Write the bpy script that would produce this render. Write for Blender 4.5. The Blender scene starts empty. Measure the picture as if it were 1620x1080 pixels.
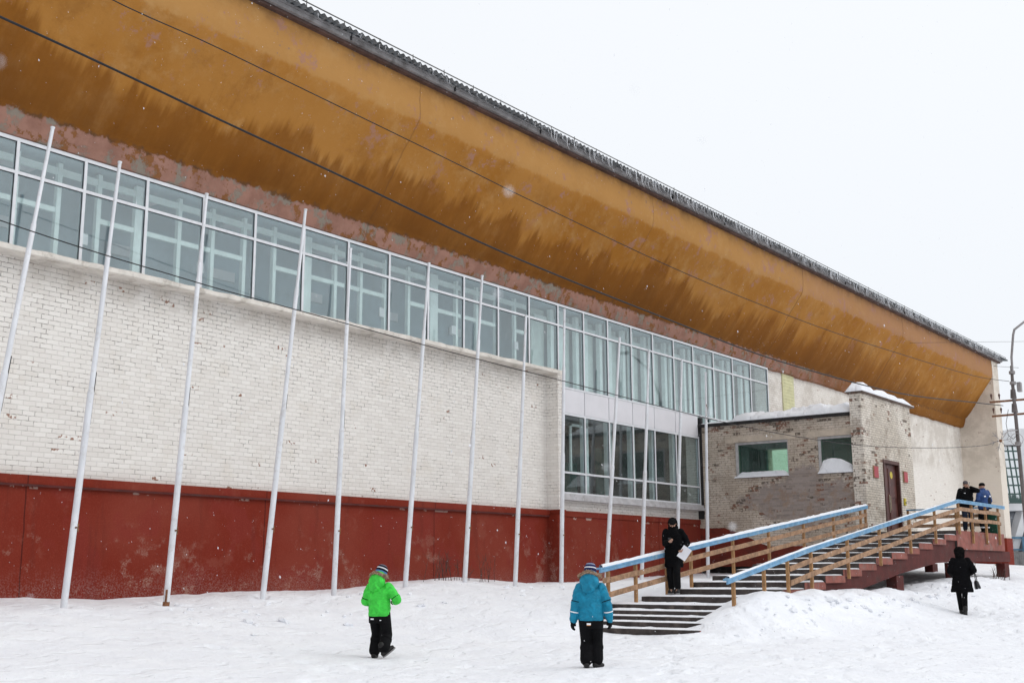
import bpy, bmesh, math, random
import numpy as np
from mathutils import Vector, Matrix, noise as mnoise
R = math.radians
random.seed(7); rng = np.random.default_rng(7)
scene = bpy.context.scene
col = scene.collection

# ------------------------------------------------------------------ node helpers
class NT:
    def __init__(s, tree): s.t = tree
    def n(s, typ, inp=None, **props):
        nd = s.t.nodes.new(typ)
        for k, v in props.items(): setattr(nd, k, v)
        for k, v in (inp or {}).items():
            sk = nd.inputs[k]
            if isinstance(v, bpy.types.NodeSocket): s.t.links.new(v, sk)
            else: sk.default_value = v
        return nd
    def m(s, op, a, b=0.0, c=0.0, clamp=False):
        return s.n('ShaderNodeMath', {0: a, 1: b, 2: c}, operation=op, use_clamp=clamp).outputs[0]
    def mix(s, f, a, b, mode='MIX'):
        nd = s.n('ShaderNodeMix', {0: f, 6: a, 7: b}, data_type='RGBA', blend_type=mode)
        return nd.outputs[2]
    def step(s, v, a, b, lo=0.0, hi=1.0):
        return s.n('ShaderNodeMapRange', {0: v, 1: a, 2: b, 3: lo, 4: hi}, interpolation_type='SMOOTHSTEP').outputs[0]
    def noise(s, vec, scale, detail=3, rough=.55, dist=0.0):
        return s.n('ShaderNodeTexNoise', {'Vector': vec, 'Scale': scale, 'Detail': detail, 'Roughness': rough, 'Distortion': dist}).outputs[0]
    def xyz(s, x=0.0, y=0.0, z=0.0):
        return s.n('ShaderNodeCombineXYZ', {0: x, 1: y, 2: z}).outputs[0]
    def sep(s, v): return s.n('ShaderNodeSeparateXYZ', {0: v}).outputs
    def pos(s): return s.n('ShaderNodeNewGeometry').outputs['Position']
    def obj(s): return s.n('ShaderNodeTexCoord').outputs['Object']
    def bump(s, h, strength=.5, dist=.02, normal=None):
        d = {'Height': h, 'Strength': strength, 'Distance': dist}
        if normal is not None: d['Normal'] = normal
        return s.n('ShaderNodeBump', d).outputs[0]

def c4(c): return (c[0], c[1], c[2], 1.0)
def new_mat(name):
    m = bpy.data.materials.new(name); m.use_nodes = True
    nt = m.node_tree; nt.nodes.clear()
    q = NT(nt)
    out = q.n('ShaderNodeOutputMaterial')
    b = q.n('ShaderNodeBsdfPrincipled')
    nt.links.new(b.outputs[0], out.inputs[0])
    q.b, q.out, q.mat = b, out, m
    return q
def setp(q, color=None, rough=None, normal=None, metal=None, spec=None):
    for k, v in (('Base Color', color), ('Roughness', rough), ('Normal', normal), ('Metallic', metal), ('Specular IOR Level', spec)):
        if v is None: continue
        if isinstance(v, bpy.types.NodeSocket): q.t.links.new(v, q.b.inputs[k])
        else: q.b.inputs[k].default_value = c4(v) if k == 'Base Color' else v

def simple(name, color, rough=.7, var=.12, scale=8, bump=.0, bscale=40, bdist=.01, obj=False, spec=.3, dark=None, dscale=2.0, damt=.0, metal=0.0):
    q = new_mat(name)
    p = q.obj() if obj else q.pos()
    n = q.noise(p, scale, 4)
    lo = tuple(max(0, v*(1-var)) for v in color); hi = tuple(min(1, v*(1+var)) for v in color)
    c = q.mix(q.step(n, .3, .7), c4(lo), c4(hi))
    if dark is not None:
        c = q.mix(q.m('MULTIPLY', q.step(q.noise(p, dscale, 6, .7), .5, .68), damt), c, c4(dark))
    setp(q, c, rough, spec=spec, metal=metal)
    if bump: setp(q, normal=q.bump(q.noise(p, bscale, 4), bump, bdist))
    return q.mat

def brick(q, w, h, wob=.012):
    """running-bond cells from world position: returns joint distance, random per brick"""
    p = q.pos(); s = q.sep(p)
    u = q.m('ADD', s[0], s[1]); v = s[2]
    n1 = q.noise(p, 5.0, 2); n2 = q.noise(p, 7.3, 2)
    u = q.m('ADD', u, q.m('MULTIPLY', q.m('SUBTRACT', n1, .5), wob*2.5))
    v = q.m('ADD', v, q.m('MULTIPLY', q.m('SUBTRACT', n2, .5), wob*1.6))
    r = q.m('DIVIDE', v, h); row = q.m('FLOOR', r); fv = q.m('FRACT', r)
    jit = q.n('ShaderNodeTexWhiteNoise', {'W': row}, noise_dimensions='1D').outputs[0]
    off = q.m('ADD', q.m('MULTIPLY', q.m('MODULO', row, 2.0), .5), q.m('MULTIPLY', jit, .12))
    uu = q.m('ADD', q.m('DIVIDE', u, w), off)
    cl = q.m('FLOOR', uu); fu = q.m('FRACT', uu)
    du = q.m('MULTIPLY', q.m('MINIMUM', fu, q.m('SUBTRACT', 1.0, fu)), w)
    dv = q.m('MULTIPLY', q.m('MINIMUM', fv, q.m('SUBTRACT', 1.0, fv)), h)
    d = q.m('MINIMUM', du, dv)
    rnd = q.n('ShaderNodeTexWhiteNoise', {'Vector': q.xyz(cl, row)}, noise_dimensions='2D')
    return d, rnd.outputs[0], rnd.outputs[1], p, s

def mat_white_brick():
    q = new_mat('white_painted_brick')
    d, rnd, rc, p, s = brick(q, .265, .0985)
    big = q.noise(p, .35, 5); mid = q.noise(p, 1.6, 5, .6); fine = q.noise(p, 14, 3)
    c = q.mix(rnd, c4((.74, .705, .66)), c4((.81, .78, .735)))
    c = q.mix(q.m('MULTIPLY', q.step(mid, .5, .85), q.step(s[0], 58, 42, .2, 1.0)), c, c4((.72, .67, .60)))
    joint = q.step(d, .003, .011, 1, 0)
    jd = q.m('MULTIPLY', joint, q.step(fine, .35, .62))
    c = q.mix(q.m('MULTIPLY', joint, .34), c, c4((.50, .46, .42)))
    gap = q.m('MULTIPLY', jd, q.m('MULTIPLY', q.step(q.m('ADD', q.noise(p, 2.2, 4, .65), q.step(s[2], 5.2, 7.4, 0, .12)), .45, .66), q.step(s[0], 58, 42, .25, 1.0)))
    c = q.mix(q.m('MULTIPLY', gap, .85), c, c4((.17, .15, .135)))
    tan = q.step(s[0], 73.6, 73.95)
    c = q.mix(q.m('MULTIPLY', tan, .65), c, c4((.66, .565, .455)))
    cream = q.step(s[0], 44, 50)
    c = q.mix(q.m('MULTIPLY', cream, .30), c, c4((.86, .80, .71)))
    # brown stain below the ledge, chipped bricks
    st = q.m('MULTIPLY', q.step(s[2], 6.7, 7.5), q.step(q.noise(p, .9, 5, .7), .36, .62))
    c = q.mix(q.m('MULTIPLY', st, .38), c, c4((.36, .30, .235)))
    chip = q.m('MULTIPLY', q.m('GREATER_THAN', rnd, .985), q.step(q.noise(p, 9, 2), .52, .62))
    c = q.mix(chip, c, c4((.30, .17, .12)))
    setp(q, c, .85, spec=.2)
    hgt = q.m('ADD', q.m('MULTIPLY', joint, -1.0), q.m('MULTIPLY', fine, .35))
    hgt = q.m('ADD', hgt, q.m('MULTIPLY', rnd, .5))
    setp(q, normal=q.bump(hgt, .55, .012))
    return q.mat

def mat_worn_brick(name, paint, wear_lo, wear_hi, side=False):
    q = new_mat(name)
    d, rnd, rc, p, s = brick(q, .262, .0845, .01)
    mid = q.noise(p, .75, 5, .62); fine = q.noise(p, 16, 3)
    lo = tuple(v*.84 for v in paint)
    c = q.mix(rnd, c4(lo), c4(paint))
    c = q.mix(q.step(q.noise(p, 2.6, 4), .45, .7), c, c4(tuple(v*.78 for v in paint)))
    c = q.mix(q.m('MULTIPLY', q.step(q.noise(p, .62, 6, .7), .44, .60), .75), c, c4((paint[0]*1.18, paint[1]*1.22, paint[2]*1.28)))
    c = q.mix(q.m('MULTIPLY', q.step(q.noise(p, 1.1, 7, .75), .53, .62), .55), c, c4((.30, .235, .185)))
    joint = q.step(d, .004, .011, 1, 0)
    c = q.mix(q.m('MULTIPLY', joint, q.step(fine, .3, .6)), c, c4((.20, .165, .135)))
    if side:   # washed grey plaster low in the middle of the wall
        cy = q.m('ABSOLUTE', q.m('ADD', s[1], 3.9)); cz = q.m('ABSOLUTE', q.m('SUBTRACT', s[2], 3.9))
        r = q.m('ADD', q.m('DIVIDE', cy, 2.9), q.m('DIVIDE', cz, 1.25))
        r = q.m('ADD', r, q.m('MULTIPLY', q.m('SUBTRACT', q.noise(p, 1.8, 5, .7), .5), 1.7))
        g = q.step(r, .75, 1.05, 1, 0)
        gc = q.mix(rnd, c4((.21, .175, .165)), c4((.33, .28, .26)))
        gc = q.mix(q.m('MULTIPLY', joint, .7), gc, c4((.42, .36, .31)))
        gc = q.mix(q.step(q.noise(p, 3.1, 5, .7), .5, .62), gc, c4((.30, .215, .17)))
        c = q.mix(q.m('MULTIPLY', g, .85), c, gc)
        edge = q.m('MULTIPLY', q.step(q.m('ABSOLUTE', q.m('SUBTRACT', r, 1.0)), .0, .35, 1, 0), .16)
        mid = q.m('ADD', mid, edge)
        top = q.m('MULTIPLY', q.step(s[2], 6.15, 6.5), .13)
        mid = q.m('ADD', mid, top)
    # paint lost brick by brick: red brick or black grime shows
    thr = q.m('ADD', q.m('MULTIPLY', rnd, .5), q.m('MULTIPLY', mid, 1.0))
    lost = q.step(thr, wear_lo, wear_hi)
    lost = q.m('MULTIPLY', lost, q.step(q.noise(p, 11, 3), .36, .52))
    r2 = q.n('ShaderNodeSeparateColor', {0: rc}).outputs[1]
    bc = q.mix(q.m('GREATER_THAN', r2, .45), c4((.10, .082, .066)), c4((.22, .095, .062)))
    bc = q.mix(q.step(fine, .4, .8), bc, c4((.16, .11, .085)))
    c = q.mix(q.m('MULTIPLY', lost, .9), c, bc)
    c = q.mix(q.m('MULTIPLY', q.step(q.noise(p, 6.5, 7, .8), .52, .66), .35), c, c4((.33, .27, .215)))
    if side:   # old red plinth paint in the corner by the hall
        lim = q.m('MINIMUM', 2.95, q.m('ADD', 2.95, q.m('MULTIPLY', q.m('ADD', s[1], .75), .42)))
        lim = q.m('MAXIMUM', lim, 2.25)
        lim = q.m('ADD', lim, q.m('MULTIPLY', q.m('SUBTRACT', q.noise(p, 4, 4), .5), .10))
        red = q.m('GREATER_THAN', lim, s[2])
        rcol = q.mix(q.step(q.noise(p, 2.0, 5, .7), .35, .7), c4((.20, .035, .022)), c4((.115, .03, .022)))
        c = q.mix(red, c, rcol)
    setp(q, c, .9, spec=.15)
    hgt = q.m('ADD', q.m('MULTIPLY', joint, -1.0), q.m('MULTIPLY', lost, -.8))
    hgt = q.m('ADD', hgt, q.m('MULTIPLY', fine, .4))
    setp(q, normal=q.bump(hgt, .6, .012))
    return q.mat

def mat_soffit():
    q = new_mat('ochre_painted_plaster'); p = q.pos(); s = q.sep(p)
    x, z = s[0], s[2]
    big = q.noise(p, .30, 5, .6); mid = q.noise(p, 1.3, 6, .65); fine = q.noise(p, 9, 4)
    c = q.mix(q.step(big, .32, .68), c4((.335, .136, .021)), c4((.41, .188, .044)))
    c = q.mix(q.step(mid, .48, .78), c, c4((.45, .245, .088)))
    c = q.mix(q.m('MULTIPLY', q.step(q.noise(p, .8, 8, .75), .50, .66), .45), c, c4((.255, .105, .022)))
    c = q.mix(q.m('MULTIPLY', q.step(q.noise(p, 4.2, 8, .8), .54, .68), .35), c, c4((.47, .28, .12)))
    # paler band above the bend: weathering plus outward-facing light painted in, pinkish towards the far end
    band = q.step(q.m('ADD', z, q.m('MULTIPLY', q.m('SUBTRACT', mid, .5), .35)), 12.74, 12.84)
    far = q.step(q.m('ADD', x, q.m('MULTIPLY', q.m('SUBTRACT', big, .5), 18)), 36, 56)
    bc = q.mix(far, c4((.47, .265, .098)), c4((.375, .20, .105)))
    c = q.mix(q.m('MULTIPLY', band, q.m('ADD', .55, q.m('MULTIPLY', far, .25))), c, bc)
    # soaked lower part: saw-toothed water marks that climb the slope
    v1 = q.xyz(q.m('MULTIPLY', x, .16)); v2 = q.xyz(q.m('MULTIPLY', x, .95), 3.0); v3 = q.xyz(q.m('MULTIPLY', x, 3.4), 7.0, q.m('MULTIPLY', z, .16))
    h = q.m('ADD', q.m('MULTIPLY', q.noise(v1, 1.0, 2), 2.9), q.m('MULTIPLY', q.noise(v2, 1.0, 3, .6), 1.9))
    h = q.m('ADD', h, q.m('MULTIPLY', q.noise(v3, 1.0, 3, .6), 1.1))
    lim = q.m('ADD', 8.55, h)
    soft = q.m('ADD', .02, q.m('MULTIPLY', q.noise(q.xyz(q.m('MULTIPLY', x, .5), 31.0), 1.0, 2), .42))
    soft = q.m('ADD', soft, q.m('MULTIPLY', q.step(x, 30, 55), .30))
    wet = q.step(q.m('DIVIDE', q.m('SUBTRACT', lim, z), soft), -.75, .75)
    wet = q.m('MULTIPLY', wet, q.step(q.noise(q.xyz(q.m('MULTIPLY', x, 1.3), 17.0, q.m('MULTIPLY', z, .5)), 1.0, 5, .7), .22, .55, .45, 1.0))
    deep = q.step(q.m('SUBTRACT', lim, z), .15, 1.3)
    wet = q.m('MULTIPLY', wet, q.step(x, 72, 48, .55, 1.0))
    c = q.mix(q.m('MULTIPLY', wet, .78), c, c4((.195, .068, .009)))
    c = q.mix(q.m('MULTIPLY', deep, .42), c, c4((.115, .040, .009)))
    # fine running streaks
    sx = q.noise(q.xyz(q.m('MULTIPLY', x, 5.5), 11.0, q.m('MULTIPLY', z, .35)), 1.0, 4, .7)
    c = q.mix(q.m('MULTIPLY', q.step(sx, .56, .74), q.m('MULTIPLY', q.step(z, 12.9, 11.2), .35)), c, c4((.19, .075, .018)))
    sp = q.noise(q.xyz(q.m('MULTIPLY', x, 3.1), 21.0, q.m('MULTIPLY', z, .5)), 1.0, 4, .7)
    c = q.mix(q.m('MULTIPLY', q.step(sp, .60, .74), q.m('MULTIPLY', q.step(x, 38, 54), .55)), c, c4((.46, .27, .15)))
    # salmon band at the foot, flaking
    e = q.m('ADD', z, q.m('MULTIPLY', q.m('SUBTRACT', q.noise(p, 2.6, 5, .7), .5), .42))
    pk = q.m('MULTIPLY', q.step(e, 10.33, 10.38, 1, 0), q.step(q.m('ADD', x, q.m('MULTIPLY', mid, 12.0)), 66, 52))
    pcol = q.mix(q.step(mid, .4, .65), c4((.34, .185, .140)), c4((.26, .135, .10)))
    flake = q.step(q.noise(p, 1.9, 6, .7), .55, .58)
    pcol = q.mix(q.m('MULTIPLY', flake, .85), pcol, c4((.22, .090, .026)))
    gry = q.step(q.noise(q.n('ShaderNodeVectorMath', {0: p, 1: (7.0, 3.0, 1.0)}, operation='ADD').outputs[0], 1.9, 7, .72), .52, .60)
    pcol = q.mix(gry, pcol, c4((.25, .215, .175)))
    c = q.mix(pk, c, pcol)
    crease_shade = q.m('MULTIPLY', q.step(q.m('ABSOLUTE', q.m('SUBTRACT', e, 10.37)), .0, .07, 1, 0), q.step(q.noise(p, 3, 3), .4, .6))  # shadow line of the crease, painted into the colour
    c = q.mix(q.m('MULTIPLY', crease_shade, .8), c, c4((.10, .055, .03)))
    # bare pinkish flakes and dark pocks on the upper half
    fl = q.step(q.noise(p, 1.35, 9, .78), .555, .62)
    c = q.mix(q.m('MULTIPLY', fl, q.m('MULTIPLY', q.step(z, 11.2, 12.4), .85)), c, c4((.36, .19, .14)))
    fl2 = q.m('MULTIPLY', q.step(q.noise(p, 3.6, 6, .72), .64, .67), q.step(z, 11.6, 12.8))
    c = q.mix(q.m('MULTIPLY', fl2, .7), c, c4((.25, .17, .13)))
    top = q.m('MULTIPLY', q.step(z, 13.35, 13.85), q.step(q.noise(p, 1.1, 6, .7), .38, .66))
    c = q.mix(q.m('MULTIPLY', top, .55), c, c4((.13, .07, .04)))
    for xc in (21.7, 33.6, 45.9, 58.2):
        wob = q.m('MULTIPLY', q.m('SUBTRACT', q.noise(q.xyz(0.0, xc, z), 1.6, 3), .5), .25)
        ln = q.step(q.m('ABSOLUTE', q.m('SUBTRACT', q.m('ADD', x, wob), xc)), .008, .035, 1, 0)
        c = q.mix(q.m('MULTIPLY', ln, .75 if xc > 40 else .35), c, c4((.10, .05, .025)))
    setp(q, c, .85, spec=.1)
    hh = q.m('ADD', q.m('MULTIPLY', mid, 1.0), q.m('MULTIPLY', fine, .35))
    hh = q.m('ADD', hh, q.m('MULTIPLY', q.m('ADD', flake, gry), q.m('MULTIPLY', pk, -.5)))
    setp(q, normal=q.bump(hh, .5, .04))
    return q.mat

def mat_plinth():
    q = new_mat('red_oxide_plaster'); p = q.pos(); s = q.sep(p)
    big = q.noise(p, .42, 3, .5); mid = q.noise(p, 2.4, 6, .7); fine = q.noise(p, 30, 4, .7)
    c = q.mix(q.step(big, .35, .65), c4((.185, .024, .013)), c4((.215, .040, .025)))
    c = q.mix(q.m('MULTIPLY', q.step(q.noise(p, .8, 3), .53, .60), .6), c, c4((.205, .030, .022)))
    c = q.mix(q.m('MULTIPLY', q.step(fine, .5, .75), .25), c, c4((.33, .085, .05)))
    low = q.step(s[2], 3.0, 1.1)
    wear = q.m('MULTIPLY', q.step(q.m('ADD', mid, q.m('MULTIPLY', q.noise(p, .55, 2), .55)), .84, .96), low)
    wear = q.m('MULTIPLY', wear, q.step(fine, .38, .54))
    jx = q.m('ABSOLUTE', q.m('SUBTRACT', q.m('FRACT', q.m('DIVIDE', q.m('ADD', s[0], q.m('MULTIPLY', q.noise(p, 2, 2), .05)), 6.05)), .12))
    jl = q.m('MULTIPLY', q.step(jx, .0012, .0035, 1, 0), .75)
    c = q.mix(jl, c, c4((.05, .012, .010)))
    stn = q.noise(q.xyz(q.m('MULTIPLY', s[0], 2.2), 5.0, q.m('MULTIPLY', s[2], .25)), 1.0, 5, .7)
    c = q.mix(q.m('MULTIPLY', q.step(stn, .52, .70), .40), c, c4((.10, .022, .016)))
    c = q.mix(q.m('MULTIPLY', q.step(q.noise(p, 1.1, 7, .75), .55, .66), .40), c, c4((.25, .075, .052)))
    spl = q.m('MULTIPLY', q.step(q.m('ADD', s[2], q.m('MULTIPLY', q.noise(p, 1.5, 5, .7), .8)), 2.0, 1.35), q.step(fine, .45, .6))
    c = q.mix(q.m('MULTIPLY', spl, .30), c, c4((.34, .26, .25)))
    c = q.mix(q.m('MULTIPLY', wear, .75), c, c4((.34, .20, .16)))
    # chipped line just under the cap
    ln = q.step(q.m('ABSOLUTE', q.m('SUBTRACT', s[2], 3.05)), .02, .05, 1, 0)
    ln = q.m('MULTIPLY', ln, q.step(q.noise(p, 1.3, 5, .7), .60, .63))
    c = q.mix(q.m('MULTIPLY', ln, .8), c, c4((.46, .34, .29)))
    setp(q, c, .85, spec=.1)
    setp(q, normal=q.bump(q.m('ADD', mid, q.m('MULTIPLY', fine, .6)), .35, .02))
    return q.mat

def mat_snow(name='packed_snow', dirt=.5, scale=1.0):
    q = new_mat(name); p = q.pos()
    n1 = q.noise(p, 1.2*scale, 6, .6); n2 = q.noise(p, 5.5*scale, 5, .65); n3 = q.noise(p, 38, 3, .6)
    c = q.mix(q.step(n1, .35, .7), c4((.85, .865, .905)), c4((.895, .91, .94)))
    d1 = q.m('MULTIPLY', q.step(q.noise(p, 3.2, 6, .78), .665, .73), q.step(q.noise(p, .5, 3), .45, .6))
    c = q.mix(q.m('MULTIPLY', d1, dirt), c, c4((.45, .42, .39)))
    vo = q.n('ShaderNodeTexVoronoi', {'Vector': p, 'Scale': 2.3}, feature='F1')
    spk = q.m('MULTIPLY', q.step(vo.outputs['Distance'], .02, .045, 1, 0), q.step(q.noise(p, .7, 2), .5, .55))
    c = q.mix(q.m('MULTIPLY', spk, dirt*.9), c, c4((.25, .22, .19)))
    setp(q, c, .7, spec=.2)
    hh = q.m('ADD', q.m('MULTIPLY', n1, 1.3), q.m('ADD', q.m('MULTIPLY', n2, .7), q.m('MULTIPLY', n3, .08)))
    tr_ = q.noise(q.n('ShaderNodeVectorMath', {0: p, 1: (2.2, 3.4, 2.0)}, operation='MULTIPLY').outputs[0], 1.0, 2, .4)
    hh = q.m('ADD', hh, q.m('MULTIPLY', q.step(tr_, .56, .66), -.35))
    setp(q, normal=q.bump(hh, .5, .13))
    return q.mat

def mat_glass(name='window_glass', f0=.085, tint=(.94, .985, .985)):
    q = new_mat(name); nt = q.t
    nt.nodes.remove(q.b)
    geo = q.n('ShaderNodeNewGeometry')
    cs = q.m('ABSOLUTE', q.n('ShaderNodeVectorMath', {0: geo.outputs['Incoming'], 1: geo.outputs['Normal']}, operation='DOT_PRODUCT').outputs['Value'])
    fr = q.m('ADD', f0, q.m('MULTIPLY', 1-f0, q.m('POWER', q.m('SUBTRACT', 1.0, cs, clamp=True), 5.0)))
    p = q.pos()
    nrm = q.bump(q.noise(p, .9, 2), .05, .02)
    tr = q.n('ShaderNodeBsdfTransparent', {'Color': c4(tint)}).outputs[0]
    gl = q.n('ShaderNodeBsdfGlossy', {'Color': (.95, .98, .98, 1), 'Roughness': .02, 'Normal': nrm}).outputs[0]
    mx = q.n('ShaderNodeMixShader', {0: fr, 1: tr, 2: gl}).outputs[0]
    # a little dust and melted snow on the pane
    df = q.n('ShaderNodeBsdfDiffuse', {'Color': (.55, .6, .6, 1)}).outputs[0]
    dust = q.m('ADD', .015, q.m('MULTIPLY', q.step(q.noise(p, 1.1, 6, .7), .4, .8), .05))
    mx = q.n('ShaderNodeMixShader', {0: dust, 1: mx, 2: df}).outputs[0]
    nt.links.new(mx, q.out.inputs[0])
    return q.mat

def mat_stripes(name, bands, base, z0, z1):
    """knitted hat: bands of colour by object height"""
    q = new_mat(name); s = q.sep(q.obj())
    f = q.n('ShaderNodeMapRange', {0: s[2], 1: z0, 2: z1, 3: 0.0, 4: 1.0}).outputs[0]
    c = c4(base)
    for a, b, cc in bands:
        k = q.m('MULTIPLY', q.m('GREATER_THAN', f, a), q.m('LESS_THAN', f, b))
        c = q.mix(k, c, c4(cc))
    setp(q, c, .9, spec=.1)
    setp(q, normal=q.bump(q.noise(q.obj(), 120, 2), .4, .004))
    return q.mat

def mat_tile_roof():
    q = new_mat('green_metal_tiles_with_snow'); s = q.sep(q.obj())
    fx = q.m('FRACT', q.m('DIVIDE', s[0], .36)); fz = q.m('FRACT', q.m('DIVIDE', s[2], .62))
    k = q.m('MULTIPLY', q.step(q.m('ABSOLUTE', q.m('SUBTRACT', fx, .5)), .30, .36, 1, 0), q.step(fz, .14, .22))
    k = q.m('MULTIPLY', k, q.step(q.m('ADD', s[2], q.m('MULTIPLY', q.noise(q.obj(), 2.0, 4), 1.5)), 1.15, 1.6))
    c = q.mix(k, c4((.035, .075, .068)), c4((.72, .76, .78)))
    setp(q, c, .6)
    return q.mat

MAT = dict(
    brick=mat_white_brick(),
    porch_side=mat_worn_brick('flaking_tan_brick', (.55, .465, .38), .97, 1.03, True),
    porch_front=mat_worn_brick('flaking_cream_brick', (.69, .62, .53), .965, 1.01),
    soffit=mat_soffit(), plinth=mat_plinth(), snow=mat_snow(), clean_snow=mat_snow('fresh_snow', .12, 1.6),
    glass=mat_glass(), glass_green=mat_glass('green_tinted_glass', .04, (.62, .84, .73)),
    ledge=simple('whitewashed_ledge', (.70, .66, .60), .85, .1, 3, .4, 14, .03, dark=(.30, .25, .20), dscale=2.4, damt=.6),
    white_frame=simple('white_window_frame', (.70, .715, .74), .45, .05, 5, spec=.4), porch_frame=simple('dull_window_frame', (.46, .45, .45), .6, .12, 6, dark=(.25, .23, .21), damt=.4),
    panel=simple('white_plastic_panel', (.72, .71, .74), .5, .03, 1.5, spec=.35),
    sill_beam=simple('weathered_sill_beam', (.50, .49, .50), .7, .12, 3, .2, 20, dark=(.2, .18, .16), damt=.5),
    inner=simple('inner_frame_paint', (.80, .87, .86), .6, .06, 3),
    interior=simple('interior_wall_paint', (.42, .51, .57), .8, .12, .8),
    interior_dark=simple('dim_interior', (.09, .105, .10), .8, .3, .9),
    teal=simple('teal_interior_panel', (.045, .155, .125), .7, .2, 2),
    fascia=simple('grey_roof_board', (.25, .24, .24), .85, .22, 3, .5, 24, .02, dark=(.07, .06, .055), damt=.6),
    trim=simple('rusty_eave_trim', (.095, .055, .045), .8, .3, 4, dark=(.03, .025, .02), damt=.7),
    slate=simple('corrugated_cement_sheet', (.17, .185, .195), .85, .25, 4),
    roof_steel=simple('dark_roof_steel', (.12, .115, .11), .6, .2, 5),
    siding=simple('cream_siding', (.62, .60, .36), .6, .08, 3),
    pole=simple('white_pole_paint', (.72, .735, .765), .4, .07, 3, .25, 12, dark=(.36, .33, .30), dscale=6, damt=.35, spec=.45),
    rust=simple('rusted_steel', (.20, .09, .045), .85, .4, 20),
    black=simple('black_rubber', (.012, .012, .013), .55, .2, 5),
    blue_rail=simple('blue_rail_paint', (.15, .32, .50), .55, .18, 5, .3, 30, .01, dark=(.36, .46, .48), dscale=7, damt=.5),
    rail_wood=simple('ochre_wood_paint', (.345, .205, .12), .7, .28, 7, .4, 25, .012, dark=(.17, .105, .065), dscale=6, damt=.7),
    post_wood=simple('ochre_post_paint', (.34, .185, .08), .65, .2, 6, .3, 25, .01, dark=(.12, .065, .04), dscale=5, damt=.6),
    step_dark=simple('grimy_concrete_riser', (.055, .045, .042), .9, .35, 4, .5, 20, .02, dark=(.15, .12, .10), dscale=2.5, damt=.6),
    step_red=simple('red_painted_concrete', (.27, .095, .075), .85, .18, 4, .5, 16, .03, dark=(.22, .17, .15), dscale=2.6, damt=.7),
    stringer=simple('dark_red_beam', (.09, .018, .015), .8, .2, 3, .3, 16, .02, dark=(.06, .035, .03), damt=.6),
    concrete=simple('grey_concrete', (.27, .26, .25), .9, .2, 4, .4, 20, .02),
    lintel=simple('painted_lintel', (.52, .44, .355), .85, .12, 3, .3, 16, .02, dark=(.25, .2, .16), damt=.5),
    felt=simple('black_roofing_felt', (.028, .026, .026), .85, .3, 5),
    flashing=simple('brown_flashing', (.13, .085, .065), .6, .3, 5),
    door=simple('dark_brown_door', (.085, .017, .011), .45, .25, 4, spec=.4),
    door_frame=simple('brown_door_frame', (.085, .030, .022), .5, .2, 6),
    sign=simple('crimson_sign_face', (.42, .035, .05), .45, .06, 9, spec=.4),
    yellow=simple('yellow_sticker', (.62, .50, .06), .5, .1, 9),
    paper=simple('white_paper', (.80, .80, .84), .8, .03, 4, obj=True),
    brass=simple('worn_handle_metal', (.42, .34, .24), .4, .1, 9, metal=.6),
    green_bin=simple('dark_green_metal', (.018, .085, .05), .5, .2, 4),
    house_white=simple('white_house_wall', (.72, .73, .74), .8, .05, 2),
    house_grey=simple('grey_house_wall', (.15, .165, .19), .8, .12, 1.2),
    house_blue=simple('blue_house_trim', (.11, .22, .32), .6, .15, 3),
    board=simple('grey_weathered_boards', (.185, .18, .18), .9, .25, 3),
    tiles=mat_tile_roof(),
    pole_conc=simple('utility_pole_concrete', (.15, .13, .125), .85, .2, 3),
    lamp_steel=simple('lamp_arm_steel', (.28, .26, .26), .5, .15, 3, spec=.4),
    insul=simple('brown_insulator', (.10, .045, .035), .3, .2, 8),
    twig=simple('dry_twig', (.085, .055, .045), .9, .3, 9),
)
def mat_flake():
    q = new_mat('snowflake_ice'); setp(q, (.92, .93, .96), .9); q.b.inputs['Alpha'].default_value = .62
    return q.mat
MAT['flake'] = mat_flake()
def mat_ice():
    q = new_mat('icicle_ice')
    setp(q, (.86, .88, .91), .25); q.b.inputs['Transmission Weight'].default_value = .45; q.b.inputs['IOR'].default_value = 1.3
    return q.mat
MAT['ice'] = mat_ice()
def cloth(name, color, rough=.85, wr=.55, scale=9, spec=.15, bd=.02):
    q = new_mat(name); p = q.obj()
    n = q.noise(p, scale, 4, .6, .6)
    c = q.mix(q.step(n, .3, .75), c4(tuple(v*.66 for v in color)), c4(tuple(v*1.05 for v in color)))  # darker tone painted in as shade of the wrinkles
    setp(q, c, rough, spec=spec)
    hh = q.m('ADD', q.noise(p, scale, 3, .5, .8), q.m('MULTIPLY', q.noise(p, 90, 2), .06))
    setp(q, normal=q.bump(hh, wr, bd))
    return q.mat
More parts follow.
